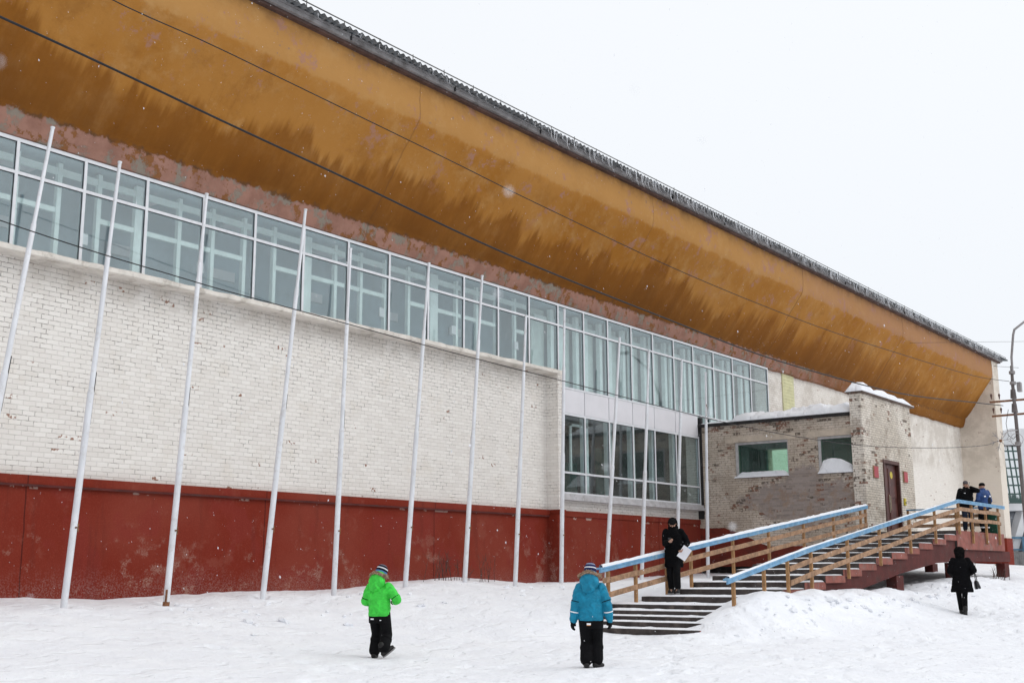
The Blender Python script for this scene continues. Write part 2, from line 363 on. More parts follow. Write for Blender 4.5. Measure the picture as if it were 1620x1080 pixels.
MAT.update(
    skin=cloth('skin', (.52, .30, .215), .55, .1, 20, .3),
    green_jacket=cloth('bright_green_shell', (.065, .74, .075), .6, .9, 9, .25, .05),
    blue_jacket=cloth('turquoise_shell', (.008, .25, .41), .6, .9, 9, .25, .05),
    black_cloth=cloth('black_cloth', (.006, .006, .007), .85, .6, 10, .12),
    coat_black=cloth('black_coat', (.005, .005, .006), .9, .6, 8, .08),
    dark_jean=cloth('dark_denim', (.022, .030, .052), .85, .5, 14),
    royal_blue=cloth('royal_blue_shell', (.03, .075, .23), .6, .6, 9, .25),
    navy=cloth('navy_shell', (.012, .016, .035), .7, .5, 9),
    grey_knit=cloth('grey_knit', (.13, .115, .12), .95, .4, 60, .05, .006),
    black_knit=cloth('black_knit', (.012, .012, .013), .95, .4, 60, .05, .006),
    fur=simple('tan_fur', (.36, .255, .18), .95, .4, 30, obj=True, spec=.05),
    dark_fur=simple('black_fur', (.010, .009, .009), .95, .4, 30, obj=True, spec=.05),
    boot=simple('black_boot_leather', (.015, .014, .014), .6, .2, 10, obj=True),
    sole=simple('grey_boot_sole', (.25, .24, .24), .8, .2, 10, obj=True),
    reflect=simple('silver_reflective_tape', (.85, .86, .88), .35, .03, 5, obj=True, spec=.6),
    orange=simple('orange_tag', (.75, .30, .08), .6, .05, 5, obj=True),
    phone=simple('black_phone_glass', (.01, .01, .012), .15, .05, 5, obj=True, spec=.5),
    eye=simple('dark_eye', (.02, .015, .012), .3, .05, 5, obj=True),
    lips=simple('lips', (.33, .14, .11), .6, .05, 5, obj=True),
    bag=simple('black_bag_leather', (.016, .015, .017), .4, .2, 12, obj=True, spec=.45),
    hat_green=mat_stripes('navy_hat_with_white_and_blue_stripes', [(.0, .20, (.10, .24, .50)), (.44, .56, (.75, .75, .78)), (.80, .9, (.2, .2, .24))], (.014, .014, .024), 0, .16),
    hat_blue=mat_stripes('navy_hat_with_white_stripe', [(.40, .50, (.78, .78, .82)), (.74, .84, (.30, .32, .42))], (.020, .026, .085), 0, .16),
)

# ------------------------------------------------------------------ mesh helpers
class MB:
    def __init__(s): s.bm = bmesh.new(); s.mi = 0
    def face(s, vs):
        try:
            f = s.bm.faces.new(vs); f.material_index = s.mi; return f
        except ValueError: return None
    def box(s, x0, x1, y0, y1, z0, z1):
        v = [s.bm.verts.new((x, y, z)) for z in (z0, z1) for y in (y0, y1) for x in (x0, x1)]
        for f in ((0, 2, 3, 1), (4, 5, 7, 6), (0, 1, 5, 4), (2, 6, 7, 3), (0, 4, 6, 2), (1, 3, 7, 5)): s.face([v[i] for i in f])
        return s
    def hexa(s, pts):      # 8 points: bottom ring of 4, top ring of 4
        v = [s.bm.verts.new(p) for p in pts]
        for f in ((3, 2, 1, 0), (4, 5, 6, 7), (0, 1, 5, 4), (1, 2, 6, 5), (2, 3, 7, 6), (3, 0, 4, 7)): s.face([v[i] for i in f])
        return s
    def prism(s, pts, ax, a0, a1):   # polygon in the plane across axis ax
        def P(p, a):
            return (a, p[0], p[1]) if ax == 'x' else ((p[0], a, p[1]) if ax == 'y' else (p[0], p[1], a))
        A = [s.bm.verts.new(P(p, a0)) for p in pts]; B = [s.bm.verts.new(P(p, a1)) for p in pts]
        s.face(A[::-1]); s.face(B); n = len(pts)
        for i in range(n): s.face([A[i], A[(i+1) % n], B[(i+1) % n], B[i]])
        return s
    def tube(s, path, rad, n=10, cap=True):
        path = [Vector(p) for p in path]
        rad = [rad]*len(path) if not hasattr(rad, '__len__') else rad
        rings = []; ref = None
        for i, p in enumerate(path):
            t = (path[min(i+1, len(path)-1)] - path[max(i-1, 0)]).normalized()
            if ref is None: ref = Vector((0, 0, 1)) if abs(t.z) < .9 else Vector((1, 0, 0))
            a = (ref - t*ref.dot(t)).normalized(); b = t.cross(a); ref = a
            rings.append([s.bm.verts.new(p + (a*math.cos(k*2*math.pi/n) + b*math.sin(k*2*math.pi/n))*rad[i]) for k in range(n)])
        for r0, r1 in zip(rings, rings[1:]):
            for k in range(n): s.face([r0[k], r0[(k+1) % n], r1[(k+1) % n], r1[k]])
        if cap: s.face(rings[0][::-1]); s.face(rings[-1])
        return s
    def capsule(s, a, b, ra, rb, n=12):
        a, b = Vector(a), Vector(b); d = b-a; L = d.length; t = d/L if L > 1e-6 else Vector((0, 0, 1))
        pts, rs = [], []
        for k in (0, 1, 2, 3): th = k/3*math.pi/2; pts.append(a - t*ra*math.cos(th)*.999); rs.append(max(ra*math.sin(th), ra*.02))
        for k in (0, 1, 2, 3): th = k/3*math.pi/2; pts.append(b + t*rb*math.sin(th)*.999); rs.append(max(rb*math.cos(th), rb*.02))
        return s.tube(pts, rs, n)
    def chain(s, pts, rs, n=12):
        for i in range(len(pts)-1): s.capsule(pts[i], pts[i+1], rs[i], rs[i+1], n)
        return s
    def ell(s, c, r, rot=None, nu=16, nv=10):
        M = Matrix.Translation(c) @ (rot.to_4x4() if rot is not None else Matrix()) @ Matrix.Diagonal((r[0], r[1], r[2], 1))
        g = bmesh.ops.create_uvsphere(s.bm, u_segments=nu, v_segments=nv, radius=1, matrix=M)
        for v in g['verts']:
            for f in v.link_faces: f.material_index = s.mi
        return s
    def rings(s, rs, n=24):   # horizontal ellipses (cx, cy, z, rx, ry[, power])
        R_ = []
        for q in rs:
            e = q[5] if len(q) > 5 else .9
            rr = []
            for k in range(n):
                a = k*2*math.pi/n; ca, sa = math.cos(a), math.sin(a)
                rr.append(s.bm.verts.new((q[0]+q[3]*math.copysign(abs(ca)**e, ca), q[1]+q[4]*math.copysign(abs(sa)**e, sa), q[2])))
            R_.append(rr)
        for r0, r1 in zip(R_, R_[1:]):
            for k in range(n): s.face([r0[k], r0[(k+1) % n], r1[(k+1) % n], r1[k]])
        s.face(R_[0][::-1]); s.face(R_[-1])
        return s
    def grid(s, P):           # P[i][j] -> points
        V = [[s.bm.verts.new(p) for p in row] for row in P]
        for i in range(len(V)-1):
            for j in range(len(V[0])-1): s.face([V[i][j], V[i+1][j], V[i+1][j+1], V[i][j+1]])
        return V
    def mesh(s, name, mats, smooth=None):
        me = bpy.data.meshes.new(name); bmesh.ops.recalc_face_normals(s.bm, faces=s.bm.faces[:])
        s.bm.to_mesh(me); s.bm.free()
        for m in (mats if isinstance(mats, (list, tuple)) else [mats]): me.materials.append(m)
        if smooth is not None:
            me.shade_smooth()
            if smooth < 180: me.set_sharp_from_angle(angle=R(smooth))
        return me
    def build(s, name, mats, parent=None, smooth=None, bevel=0):
        if bevel:
            bmesh.ops.bevel(s.bm, geom=s.bm.edges[:], offset=bevel, segments=1, affect='EDGES')
        return link(name, s.mesh(name, mats, smooth), parent)

def link(name, data, parent=None):
    o = bpy.data.objects.new(name, data); col.objects.link(o)
    if parent is not None:
        o.parent = parent
        o.matrix_parent_inverse = Matrix.Translation(-root_loc(parent))
    return o
def root_loc(o):
    return Vector(o.location) if o.data is None else Vector((0, 0, 0))
def lpart(name, data, parent, kind=None):     # part modelled in the thing's own coordinates
    o = bpy.data.objects.new(name, data); col.objects.link(o); o.parent = parent
    if kind: o['kind'] = kind
    return o
# static parts are modelled in world coordinates under an Empty at the thing's base
def tag(o, label=None, cat=None, group=None, kind=None):
    for k, v in (('label', label), ('category', cat), ('group', group), ('kind', kind)):
        if v: o[k] = v
    return o
def thing(name, label, cat, loc=(0, 0, 0), group=None):
    o = bpy.data.objects.new(name, None); col.objects.link(o); o.location = loc; o.empty_display_size = .3
    return tag(o, label, cat, group)
def sub(name, mb, mat, parent, smooth=None, bevel=0, label=None):
    """part of a mesh part: same world coordinates, so parent without offset"""
    if bevel: bmesh.ops.bevel(mb.bm, geom=mb.bm.edges[:], offset=bevel, segments=1, affect='EDGES')
    o = bpy.data.objects.new(name, mb.mesh(name, mat, smooth)); col.objects.link(o); o.parent = parent
    return o
def fbm(x, y, s=1.0, o=3):
    return mnoise.fractal(Vector((x*s, y*s, 3.7)), 1.0, 2.0, o)

# ------------------------------------------------------------------ sports hall
hall = thing('sports_hall', 'long white brick hall with ochre overhanging eave, red plinth and glazed ribbon window', 'building', (40, 10, 0))
mull = [7.42, 8.95, 10.47, 12.0, 13.52, 15.05, 16.58, 18.11, 19.68, 21.24, 22.80, 24.40, 25.97, 27.60, 29.17, 30.75, 32.24, 33.72, 35.26, 36.75, 38.28, 39.78, 41.45, 43.1, 44.75, 46.4]
w = MB()
w.box(2, 30.66, .45, .85, 3.28, 7.53)                       # left wall, set back under the ledge
w.box(30.40, 30.66, 0, .45, 3.28, 7.53)                     # brick pier
w.box(30.66, 40.1, .33, .8, 3.28, 3.60)                     # strip under the low glazing
w.box(46.4, 74, .33, .8, 3.2, 10.1)
w.box(40.1, 46.4, .33, .8, 3.2, 6.9)
w.build('brick_wall', MAT['brick'], hall)
wg = MB(); wg.box(74, 75.25, -1.8, 20, 3.22, 13.83)
wing = wg.build('wing_wall', MAT['brick'], hall)
MB().box(74-.02, 75.27, -1.84, 20, 1.5, 3.22).build('wing_plinth', MAT['plinth'], hall)
pl = MB()
pl.box(2, 30.30, .36, .8, .0, 3.12); pl.box(30.30, 30.72, -.04, .8, .0, 3.12); pl.box(30.72, 40.1, .30, .8, 0, 3.12)
pl.box(46.1, 73.97, .28, .8, 1.9, 3.2)
plinth = pl.build('plinth', MAT['plinth'], hall)
cp = MB()
cp.box(2, 30.36, .31, .44, 3.10, 3.275); cp.box(30.36, 30.70, -.06, .44, 3.10, 3.275); cp.box(30.70, 40.1, .27, .40, 3.10, 3.275)
cap = cp.build('plinth_cap', MAT['plinth'], hall)
st = MB(); st.box(2, 30.34, .285, .31, 3.055, 3.10)  # dark strip standing in for the shaded groove under the cap
sub('groove_strip', st, MAT['stringer'], cap)
MB().box(55, 73.9, .6, .9, .5, 1.9).build('foundation', MAT['concrete'], hall)
# ledge over the left wall: uneven front
lg = MB()
xs = np.arange(2, 30.70, .12)
P = []
for x in xs:
    e = .022*fbm(x, 1, 1.7) + .012*fbm(x, 9, 6); t = .02*fbm(x, 4, 2.6, 4)
    P.append([(x, .6, 7.66), (x, .03+e, 7.655+t), (x, .0+e, 7.64+t), (x, .0+e*.6, 7.545), (x, .03, 7.53), (x, .6, 7.53)])
lg.grid(P); lg.box(30.56, 30.68, .0, .6, 7.535, 7.655)
lg.build('ledge', MAT['ledge'], hall)

# ribbon glazing: one bay, one window
def bar(mb, x0, x1, z0, z1, y0=.195, y1=.30): mb.box(x0, x1, y0, y1, z0, z1)
def window_bay(x0, x1, z0, z1, zt, last=False, mw=.065, yg=.235, lower=False):
    f = MB(); h = mw/2
    bar(f, x0-h, x0+h, z0, z1)
    xr = x1-h
    if last: bar(f, x1-h, x1+h, z0, z1)
    bar(f, x0+h, xr, z1-.075, z1, .197, .30); bar(f, x0+h, xr, z0, z0+.06, .197, .30)
    bar(f, x0+h, xr, zt-.032, zt+.032, .199, .30)
    for mbx in (f,): pass
    fr = f.build('window', MAT['white_frame'], hall)
    g = MB(); g.box(x0+h*.5, x1-h*.5, yg, yg+.012, z0+.05, z1-.05)
    sub('pane', g, MAT['glass'], fr)
    # dark gasket line round the panes
    k = MB()
    for a, b, c, d in ((x0+h, x0+h+.012, z0+.06, z1-.075), (xr-.012, xr, z0+.06, z1-.075), (x0+h, xr, zt-.044, zt-.032), (x0+h, xr, z1-.088, z1-.075)):
        k.box(a, b, .215, .232, c, d)
    sub('gasket', k, MAT['black'], fr)
    return fr
for i, (a, b) in enumerate(zip(mull, mull[1:])):
    z0 = 7.60 if b < 30.8 else 7.15
    window_bay(a, b, z0, 9.88, 9.17, last=(i == len(mull)-2))
low = [30.75, 32.24, 33.72, 35.26, 36.75, 38.28, 40.02]
for i, (a, b) in enumerate(zip(low, low[1:])):
    window_bay(a, b, 3.80, 6.38, 4.475, last=(i == 5))
    p = MB(); p.box(a+.018, b-.018, .205, .26, 6.385, 7.145)
    p.build('spandrel_panel', MAT['panel'], hall, bevel=.008)
sb = MB(); sb.box(30.67, 40.16, .05, .5, 3.60, 3.70); sb.box(30.67, 40.13, .10, .5, 3.702, 3.80)
sb.build('sill_beam', MAT['sill_beam'], hall)
MB().box(40.06, 40.2, .1, .34, 3.3, 7.1).build('corner_strip', MAT['felt'], hall)
MB().box(48.1, 49.3, .30, .327, 6.9, 10.0).build('siding_panel', MAT['siding'], hall)
sl = MB()
for k in range(22): sl.box(48.1, 49.3, .285, .299, 6.95+k*.14, 6.95+k*.14+.112)
sl.build('siding_slats', MAT['siding'], hall)
CURT = simple('pale_curtain', (.60, .67, .645), .85, .08, 2.5, .4, 5, .04)
# rooms behind the glass
rm = MB()
rm.box(2, 47, 2.5, 4.6, 7.0, 10.0); rm.box(2, 47, .5, 4.6, 10.0, 10.15); rm.box(2, 47, .86, 4.6, 6.9, 7.05)
rm.build('interior_wall', MAT['interior'], hall)
rd = MB(); rd.box(30.7, 40.2, 6.0, 6.1, 3.2, 6.9); rd.box(30.7, 40.2, .81, 6.1, 3.1, 3.25); rd.box(30.5, 30.7, .81, 6.1, 3.1, 6.9); rd.box(40.2, 40.4, .81, 6.1, 3.1, 6.9)
rd.build('lobby_wall', MAT['interior_dark'], hall)
tp = MB(); tp.box(34.6, 37.4, 4.0, 4.06, 3.25, 5.4); tp.box(32.0, 33.1, 5.0, 5.06, 3.25, 5.2); tp.box(38.0, 38.9, 3.5, 3.56, 3.3, 6.0)
tp.build('lobby_partition', MAT['teal'], hall)
inn = MB()
xv, kv = 7.4, 0
while xv < 30.4:
    wd = .34 if kv % 5 == 3 else .10
    inn.box(xv, xv+wd, 1.05, 1.16, 7.06, 9.95)
    nx_ = xv + .97 + (.2 if wd > .2 else 0)
    if kv % 5 != 1:
        inn.box(xv+wd, min(nx_, 30.4), 1.07, 1.14, 8.86, 8.97)
    inn.box(xv+wd, min(nx_, 30.4), 1.07, 1.14, 9.70, 9.84)
    xv, kv = nx_, kv+1
for a, b in zip(mull, mull[1:]):
    if b > 31:
        inn.box(a+.80, a+.98, 1.05, 1.2, 7.06, 9.95); inn.box(a+1.05, b-.10, .95, 1.0, 7.06, 9.95)
        inn.box(a+.1, b-.1, 1.21, 1.26, 9.55, 9.7)
inn.build('inner_window_frame', MAT['inner'], hall)
for a, b in zip(mull, mull[1:]):
    if b > 31:
        m_ = MB(); m_.box(a+.06, a+.78, 1.32, 1.35, 7.06, 9.92); m_.build('curtain', CURT, hall)
li = MB()
for a, b in zip(low, low[1:]):
    li.box(a+.95, a+1.25, .9, 1.05, 3.25, 6.8)
li.box(32.35, 33.5, .86, .92, 4.55, 4.62); li.box(32.35, 32.43, .86, .92, 4.55, 6.2); li.box(33.3, 33.38, .86, .92, 4.55, 6.2); li.box(32.35, 33.38, .86, .92, 6.12, 6.2)
li.build('lobby_inner_frame', MAT['inner'], hall)
lamps = MB()
for x in np.arange(9.2, 30, 3.1):
    lamps.box(x, x+1.0, 1.5, 2.0, 9.9, 9.98); lamps.box(x+.2, x+.9, 2.44, 2.49, 8.7, 8.95); lamps.box(x+1.7, x+1.9, 1.02, 1.045, 8.3, 8.55)
lamps.build('ceiling_panels', MAT['panel'], hall)

# overhanging eave: profile swept along the hall with a slightly wavy hand
prof = [(.34, 9.87), (.16, 9.90), (.06, 10.10), (-.02, 10.42), (-.10, 10.50), (-.30, 10.72), (-.58, 11.10), (-.88, 11.55), (-1.20, 12.02), (-1.50, 12.42), (-1.68, 12.66), (-1.77, 12.84), (-1.80, 13.05), (-1.79, 13.4), (-1.78, 13.86), (-1.2, 13.95)]
# resample
pp = []
for (y0, z0), (y1, z1) in zip(prof, prof[1:]):
    k = max(1, int(math.hypot(y1-y0, z1-z0)/.16))
    pp += [(y0+(y1-y0)*t/k, z0+(z1-z0)*t/k) for t in range(k)]
pp.append(prof[-1])
so = MB(); P = []
for x in np.arange(2, 74.05, .4):
    row = []
    for j, (y, z) in enumerate(pp):
        amp = .028 if 2 < j < len(pp)-2 else .012
        d = amp*fbm(x, z*1.3, .55, 4)
        drop = -.10*max(0, fbm(x, 1, .9)) if (j < 3 and x > 46.6) else 0
        row.append((x, y + d*.8, z - d*.6 + drop))
    P.append(row)
so.grid(P); so.build('eave_soffit', MAT['soffit'], hall, smooth=40)
fa = MB(); fa.box(1, 75.6, -2.02, -1.84, 13.90, 14.00); fa.box(1, 75.62, -2.05, -1.84, 14.004, 14.055)
fa.mi = 1
for x in np.arange(3.3, 75, 3.9): fa.box(x, x+.03, -2.056, -2.02, 13.905, 14.05)
fascia = fa.build('fascia_board', [MAT['fascia'], MAT['black']], hall)
tr = MB(); tr.box(1, 75.5, -1.93, -1.70, 13.82, 13.895); tr.build('eave_trim', MAT['trim'], hall)
# corrugated roof edge
cs = MB(); P = []
per = .21
for x in np.arange(1, 76.2, per/8):
    ph = 2*math.pi*x/per; zz = .032*math.cos(ph)
    P.append([(x, -2.22, 14.085+zz), (x, -1.2, 14.17+zz), (x, 12, 15.2+zz)])
cs.grid(P)
P = [[(a[0], a[1]+.004, a[2]-.02) for a in r] for r in P]
cs.grid(P)
cs.build('corrugated_roof', MAT['slate'], hall, smooth=60)
rb = MB(); rb.prism([(-1.8, 13.95), (-1.8, 14.04), (12, 15.05), (25, 14.2), (25, 0), (20.2, 0), (20.2, 13.9)], 'x', 2, 75.2)
rb.build('roof_body', MAT['fascia'], hall)
MB().box(2, 75, 20.3, 25, 0, 13.9).build('rear_wall', MAT['brick'], hall)
MB().box(1.5, 2, .4, 20.3, 0, 13.9).build('end_wall', MAT['brick'], hall)
rl = MB(); rl.tube([(1, -2.14, 14.225), (76, -2.14, 14.225)], .017, 6)
rail = rl.build('roof_guard_rail', MAT['roof_steel'], hall)
gp = MB()
for x in np.arange(1.5, 76, 1.22): gp.tube([(x, -2.14, 14.02), (x, -2.14, 14.235+random.uniform(0, .05))], .012, 5)
sub('guard_post', gp, MAT['roof_steel'], rail)['kind'] = 'stuff'
# icicles: nobody counts them
ic = MB()
for _ in range(800):
    x = random.uniform(12, 75) if random.random() < .25 else 26 + 48*random.random()**.9
    L = random.choice([.08, .12, .16, .22, .3, .42])*random.uniform(.6, 1.1)*(1 if x > 27 else .5)
    r = .006 + .013*L
    z = 14.03 + .06*random.random()
    ic.tube([(x, -2.23+random.uniform(-.02, .03), z), (x+random.uniform(-.01, .01), -2.22, z-L*.55), (x+random.uniform(-.02, .02), -2.30, z-L)], [r, r*.6, .002], 5)
tag(ic.build('icicles', MAT['ice'], None, 60), 'fringe of clear icicles hanging from the roof edge', kind='stuff')

# ------------------------------------------------------------------ entrance porch
porch = thing('entrance_porch', 'flat roofed brick entrance porch with flaking paint standing out from the hall', 'porch', (43, -3, 1))
PX, PF = 40.1, -6.2
WY0, WY1, WZ0, WZ1 = -1.75, -.52, 4.4, 6.2
s_ = MB()   # side wall with two window openings (x = PX face)
wins = [(-3.34, -1.24, 4.74, 6.05), (-5.98, -4.46, 4.74, 6.05)]
ys = [.33, -1.24, -3.34, -4.46, -5.98]
def wy(y0, y1, z0, z1, x0=PX, x1=PX+.42): s_.box(x0, x1, y0, y1, z0, z1)
wy(-1.24, .33, 1.55, 6.72); wy(-4.46, -3.34, 1.55, 6.72); wy(-3.34, -1.24, 1.55, 4.74); wy(-3.34, -1.24, 6.05, 6.72)
wy(-5.78, -4.46, 1.55, 4.74); wy(-5.78, -4.46, 6.05, 6.72)
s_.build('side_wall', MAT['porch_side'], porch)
f_ = MB(); fx0, fx1 = 39.9, 44.95; fy0, fy1 = -6.2, -5.785
dx0, dx1, dz = 41.72, 43.34, 5.28
f_.box(fx0, dx0, fy0, fy1, 1.9, 7.46); f_.box(dx1, fx1, fy0, fy1, 1.9, 7.46); f_.box(dx0, dx1, fy0, fy1, dz, 7.46)
f_.build('front_wall', MAT['porch_front'], porch)
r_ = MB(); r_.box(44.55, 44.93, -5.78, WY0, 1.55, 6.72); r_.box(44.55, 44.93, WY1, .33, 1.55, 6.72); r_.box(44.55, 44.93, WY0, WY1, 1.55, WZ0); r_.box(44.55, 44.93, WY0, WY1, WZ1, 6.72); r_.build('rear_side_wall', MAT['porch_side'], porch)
MB().box(40.5, 44.55, -5.6, .3, 1.2, 1.6).build('base', MAT['felt'], porch)  # recessed black block: the shadow gap under the porch, put in as colour
MB().box(39.97, 45.0, -5.78, .32, 6.722, 6.83).build('roof', MAT['felt'], porch)
fl = MB(); fl.box(39.84, 45.25, -6.30, -5.70, 7.462, 7.505); fl.build('flashing', MAT['flashing'], porch)
for (y0, y1, z0, z1) in wins:
    f = MB(); y0c = max(y0, -5.775)
    x = PX+.05
    f.box(x, x+.1, y1-.10, y1-.002, z0+.002, z1-.002); f.box(x, x+.1, y0c+.002, y1-.102, z1-.085, z1-.004); f.box(x-.015, x+.13, y0c+.002, y1-.102, z0+.002, z0+.06)
    f.box(x, x+.1, y0c+.002, y0c+.05, z0+.062, z1-.089)
    fr = f.build('window', MAT['porch_frame'], porch)
    g = MB(); g.box(x+.055, x+.065, y0c+.03, y1-.07, z0+.04, z1-.06); sub('pane', g, MAT['glass_green'], fr)
    l = MB(); l.box(PX-.012, PX+.03, max(y0-.3, -5.775), y1+.38, z1+.003, z1+.22); l.build('lintel', MAT['lintel'], porch)
pr = MB(); pr.box(44.4, 44.5, -5.7, WY0, 2.6, 6.7); pr.box(44.4, 44.5, WY1, .2, 2.6, 6.7); pr.box(44.4, 44.5, WY0, WY1, 2.6, WZ0); pr.box(44.4, 44.5, WY0, WY1, WZ1, 6.7); pr.box(40.6, 44.4, -5.72, -5.6, 2.6, 6.7); pr.box(40.6, 44.4, .1, .3, 2.6, 6.7); pr.box(40.55, 44.4, -5.6, .2, 2.5, 2.6)
pr.build('porch_interior', MAT['teal'], porch)
dl = MB(); dl.box(dx0-.02, dx0+.09, fy0-.03, fy1, 2.61, dz+.0); dl.box(dx1-.09, dx1+.02, fy0-.03, fy1, 2.61, dz); dl.box(dx0+.092, dx1-.092, fy0-.028, fy1, dz-.13, dz-.002)
door_frame = dl.build('door_frame', MAT['door_frame'], porch)
for a, b in ((dx0+.10, dx0+.58), (dx0+.60, dx1-.095)):
    d = MB(); y = fy0+.09
    d.box(a, b, y, y+.05, 2.62, dz-.135)
    m = .09
    for z0, z1 in ((2.85, 3.75), (3.95, 5.0)):
        d.box(a+m, b-m, y-.018, y-.001, z0, z1)
    dr = d.build('door', MAT['door'], porch, bevel=.004)
    if b > dx1-.2:
        h = MB(); h.tube([(a+.08, y-.05, 3.5), (a+.08, y-.05, 4.0)], .018, 8); h.box(a+.05, a+.11, y-.018, y-.001, 3.42, 4.05); sub('handle', h, MAT['brass'], dr)
        h = MB(); h.tube([(a+.36, y-.026, 4.77), (a+.36, y-.019, 4.77)], .13, 18); sub('round_sticker', h, MAT['yellow'], dr)
    else:
        h = MB(); h.box(a+.04, a+.17, y-.026, y-.0195, 4.02, 4.36); sub('paper_notice', h, MAT['paper'], dr)
dlt = MB(); dlt.box(dx0-.35, dx1+.35, fy0-.010, fy0+.03, dz+.004, dz+.20); dlt.build('door_lintel', MAT['porch_front'], porch)
for x0, x1, z0, z1, lab in ((40.66, 41.1, 4.55, 4.98, 'crimson sign board on the brick left of the brown door'), (43.72, 44.13, 4.56, 4.97, 'crimson sign board on the brick right of the brown door')):
    m = MB(); m.box(x0, x1, fy0-.045, fy0-.003, z0, z1)
    sg = m.build('sign_board', MAT['rail_wood'], None, bevel=.004); tag(sg, lab, 'sign', 'sign boards by the porch door')
    m = MB(); m.box(x0+.02, x1-.02, fy0-.055, fy0-.046, z0+.02, z1-.02); sub('sign_face', m, MAT['sign'], sg)
m = MB(); m.box(43.62, 43.78, fy0-.06, fy0-.003, 3.72, 3.98); yb = m.build('call_box', MAT['yellow'], None, bevel=.01); tag(yb, 'small yellow box on the wall beside the brown door', 'call box')
m = MB(); m.box(43.66, 43.74, fy0-.066, fy0-.061, 3.78, 3.86); sub('button_plate', m, MAT['black'], yb)

# snow lying on things: uncountable, one object for each patch
def snow_sheet(name, x0, x1, y0, y1, zf, n=(40, 20), label=None, mat='clean_snow', base=None):
    """closed drift: top surface zf(u, v, x, y) over a rectangle with skirt down to base"""
    mb = MB(); P = []
    for i in range(n[0]+1):
        row = []
        for j in range(n[1]+1):
            u, v = i/n[0], j/n[1]
            x, y = x0+(x1-x0)*u, y0+(y1-y0)*v
            row.append((x, y, zf(u, v, x, y)))
        P.append(row)
    mb.grid(P)
    b = base
    loop = [P[i][0] for i in range(n[0]+1)] + [P[-1][j] for j in range(1, n[1]+1)] + [P[i][-1] for i in range(n[0]-1, -1, -1)] + [P[0][j] for j in range(n[1]-1, 0, -1)]
    T = [mb.bm.verts.new(p) for p in loop]; B = [mb.bm.verts.new((p[0], p[1], b if b is not None else p[2]-.03)) for p in loop]
    for i in range(len(T)): mb.face([T[i], T[(i+1) % len(T)], B[(i+1) % len(T)], B[i]])
    bmesh.ops.remove_doubles(mb.bm, verts=mb.bm.verts[:], dist=1e-4)
    return mb
def edge(u, k=8.0): return min(1, (min(u, 1-u)*k))**.5 if min(u, 1-u) > 0 else 0
def roofz(u, v, x, y):
    e = edge(u, 7)*edge(v, 16)
    hgt = .12 + .34*(1-v) + .18*fbm(x*1.0, y, 1.1, 4) + .07*fbm(x, y, 4.5, 3)
    return 6.835 + max(.03, hgt)*e*(.55+.6*(y < -1.2))
tag(snow_sheet('roof_snow', 40.0, 44.9, -5.76, .25, roofz, (46, 60), base=6.832).build('roof_snow', MAT['clean_snow'], None, 70), 'lumpy snow lying on the flat porch roof', kind='stuff')
def capz(u, v, x, y):
    hgt = .30 - .10*u + .05*fbm(x, y, 2, 3)
    if u < .30: hgt += .06*math.sin(math.pi*min(1, u/.30+.25))
    hgt -= .10*math.exp(-((u-.29)/.05)**2)
    end = min(1, (1-u)/.16)**.7
    return 7.508 + max(.02, hgt*(edge(v, 4.5)**.8)*(min(1, u*14)**.5 if u > 0 else .0)*end)
tag(snow_sheet('parapet_snow', 39.80, 45.15, -6.32, -5.68, capz, (90, 14), base=7.506).build('parapet_snow', MAT['clean_snow'], None, 80), 'long rounded snow cap on top of the porch front wall', kind='stuff')
def sillz(h, pk):
    def f(u, v, x, y):
        prof_ = (1-u) if False else u
        return 4.755 + max(.01, (h*(.25+.75*u) * edge(v, 9) * pk(v)) + .012*fbm(y, x, 5, 3))
    return f
def drift(y0, y1, h, pk, nm, lab):
    tag(snow_sheet(nm, PX-.10, PX+.10, y0, y1, sillz(h, pk), (8, 40), base=4.742).build(nm, MAT['clean_snow'], None, 70), lab, kind='stuff')
drift(-3.33, -1.22, .20, lambda v: 1.0, 'sill_snow', 'low snow strip lying along the wide porch window sill')
drift(-5.77, -4.46, .52, lambda v: .16+.84*math.sin(math.pi*min(1, .15+.62*(1-v)+.12))**1.2, 'sill_snow', 'peaked snow drift piled against the narrow porch window')

# ------------------------------------------------------------------ steps
def sx(i): return 38.1 - 1.173*i
def sz(i): return 2.605 - .148*i
STEPS = [(sx(i), sx(i-1)+.06, sz(i)) for i in range(1, 14)]           # (riser x, back x, top z)
STEPS += [(22.4, 22.9, .565), (22.0, 22.45, .465), (21.6, 22.05, .365), (21.2, 21.65, .25)]
YN, YF = -9.65, -6.66
stairs = thing('entrance_steps', 'broad shallow concrete steps with red ends climbing to the porch landing', 'steps', (31, -8.1, .5))
def slab(x0, x1, y0, y1, z0, z1, bv=.012):
    mb = MB(); mb.box(x0, x1, y0, y1, z0, z1)
    bmesh.ops.bevel(mb.bm, geom=mb.bm.edges[:], offset=bv, segments=1, affect='EDGES')
    bmesh.ops.recalc_face_normals(mb.bm, faces=mb.bm.faces[:])
    for f in mb.bm.faces: f.material_index = 1 if f.normal.y < -.7 else 0
    return mb
for i, (x0, x1, z) in enumerate(STEPS):
    j = random.uniform(-.03, .03)
    t = .175 if i < 13 else .30
    mb = slab(x0, x1, YN+j, YF+random.uniform(-.03, .03) + (.0 if i < 12 else .5), z-t, z)
    if i < 13: mb.box(x0+.12, x1-.02, YN+.7, YF-.5, z-.40, z-t-.002)      # dark hollow block below
    mb.build('step', [MAT['step_dark'], MAT['step_red']], stairs)
mb = slab(38.1, 43.45, YN-.02, YF+.2, 2.02, 2.605); mb.build('landing', [MAT['step_dark'], MAT['step_red']], stairs)
mb = MB(); mb.box(39.2, 43.45, YF+.202, -6.24, 2.2, 2.60); mb.build('landing_back', MAT['step_dark'], stairs)
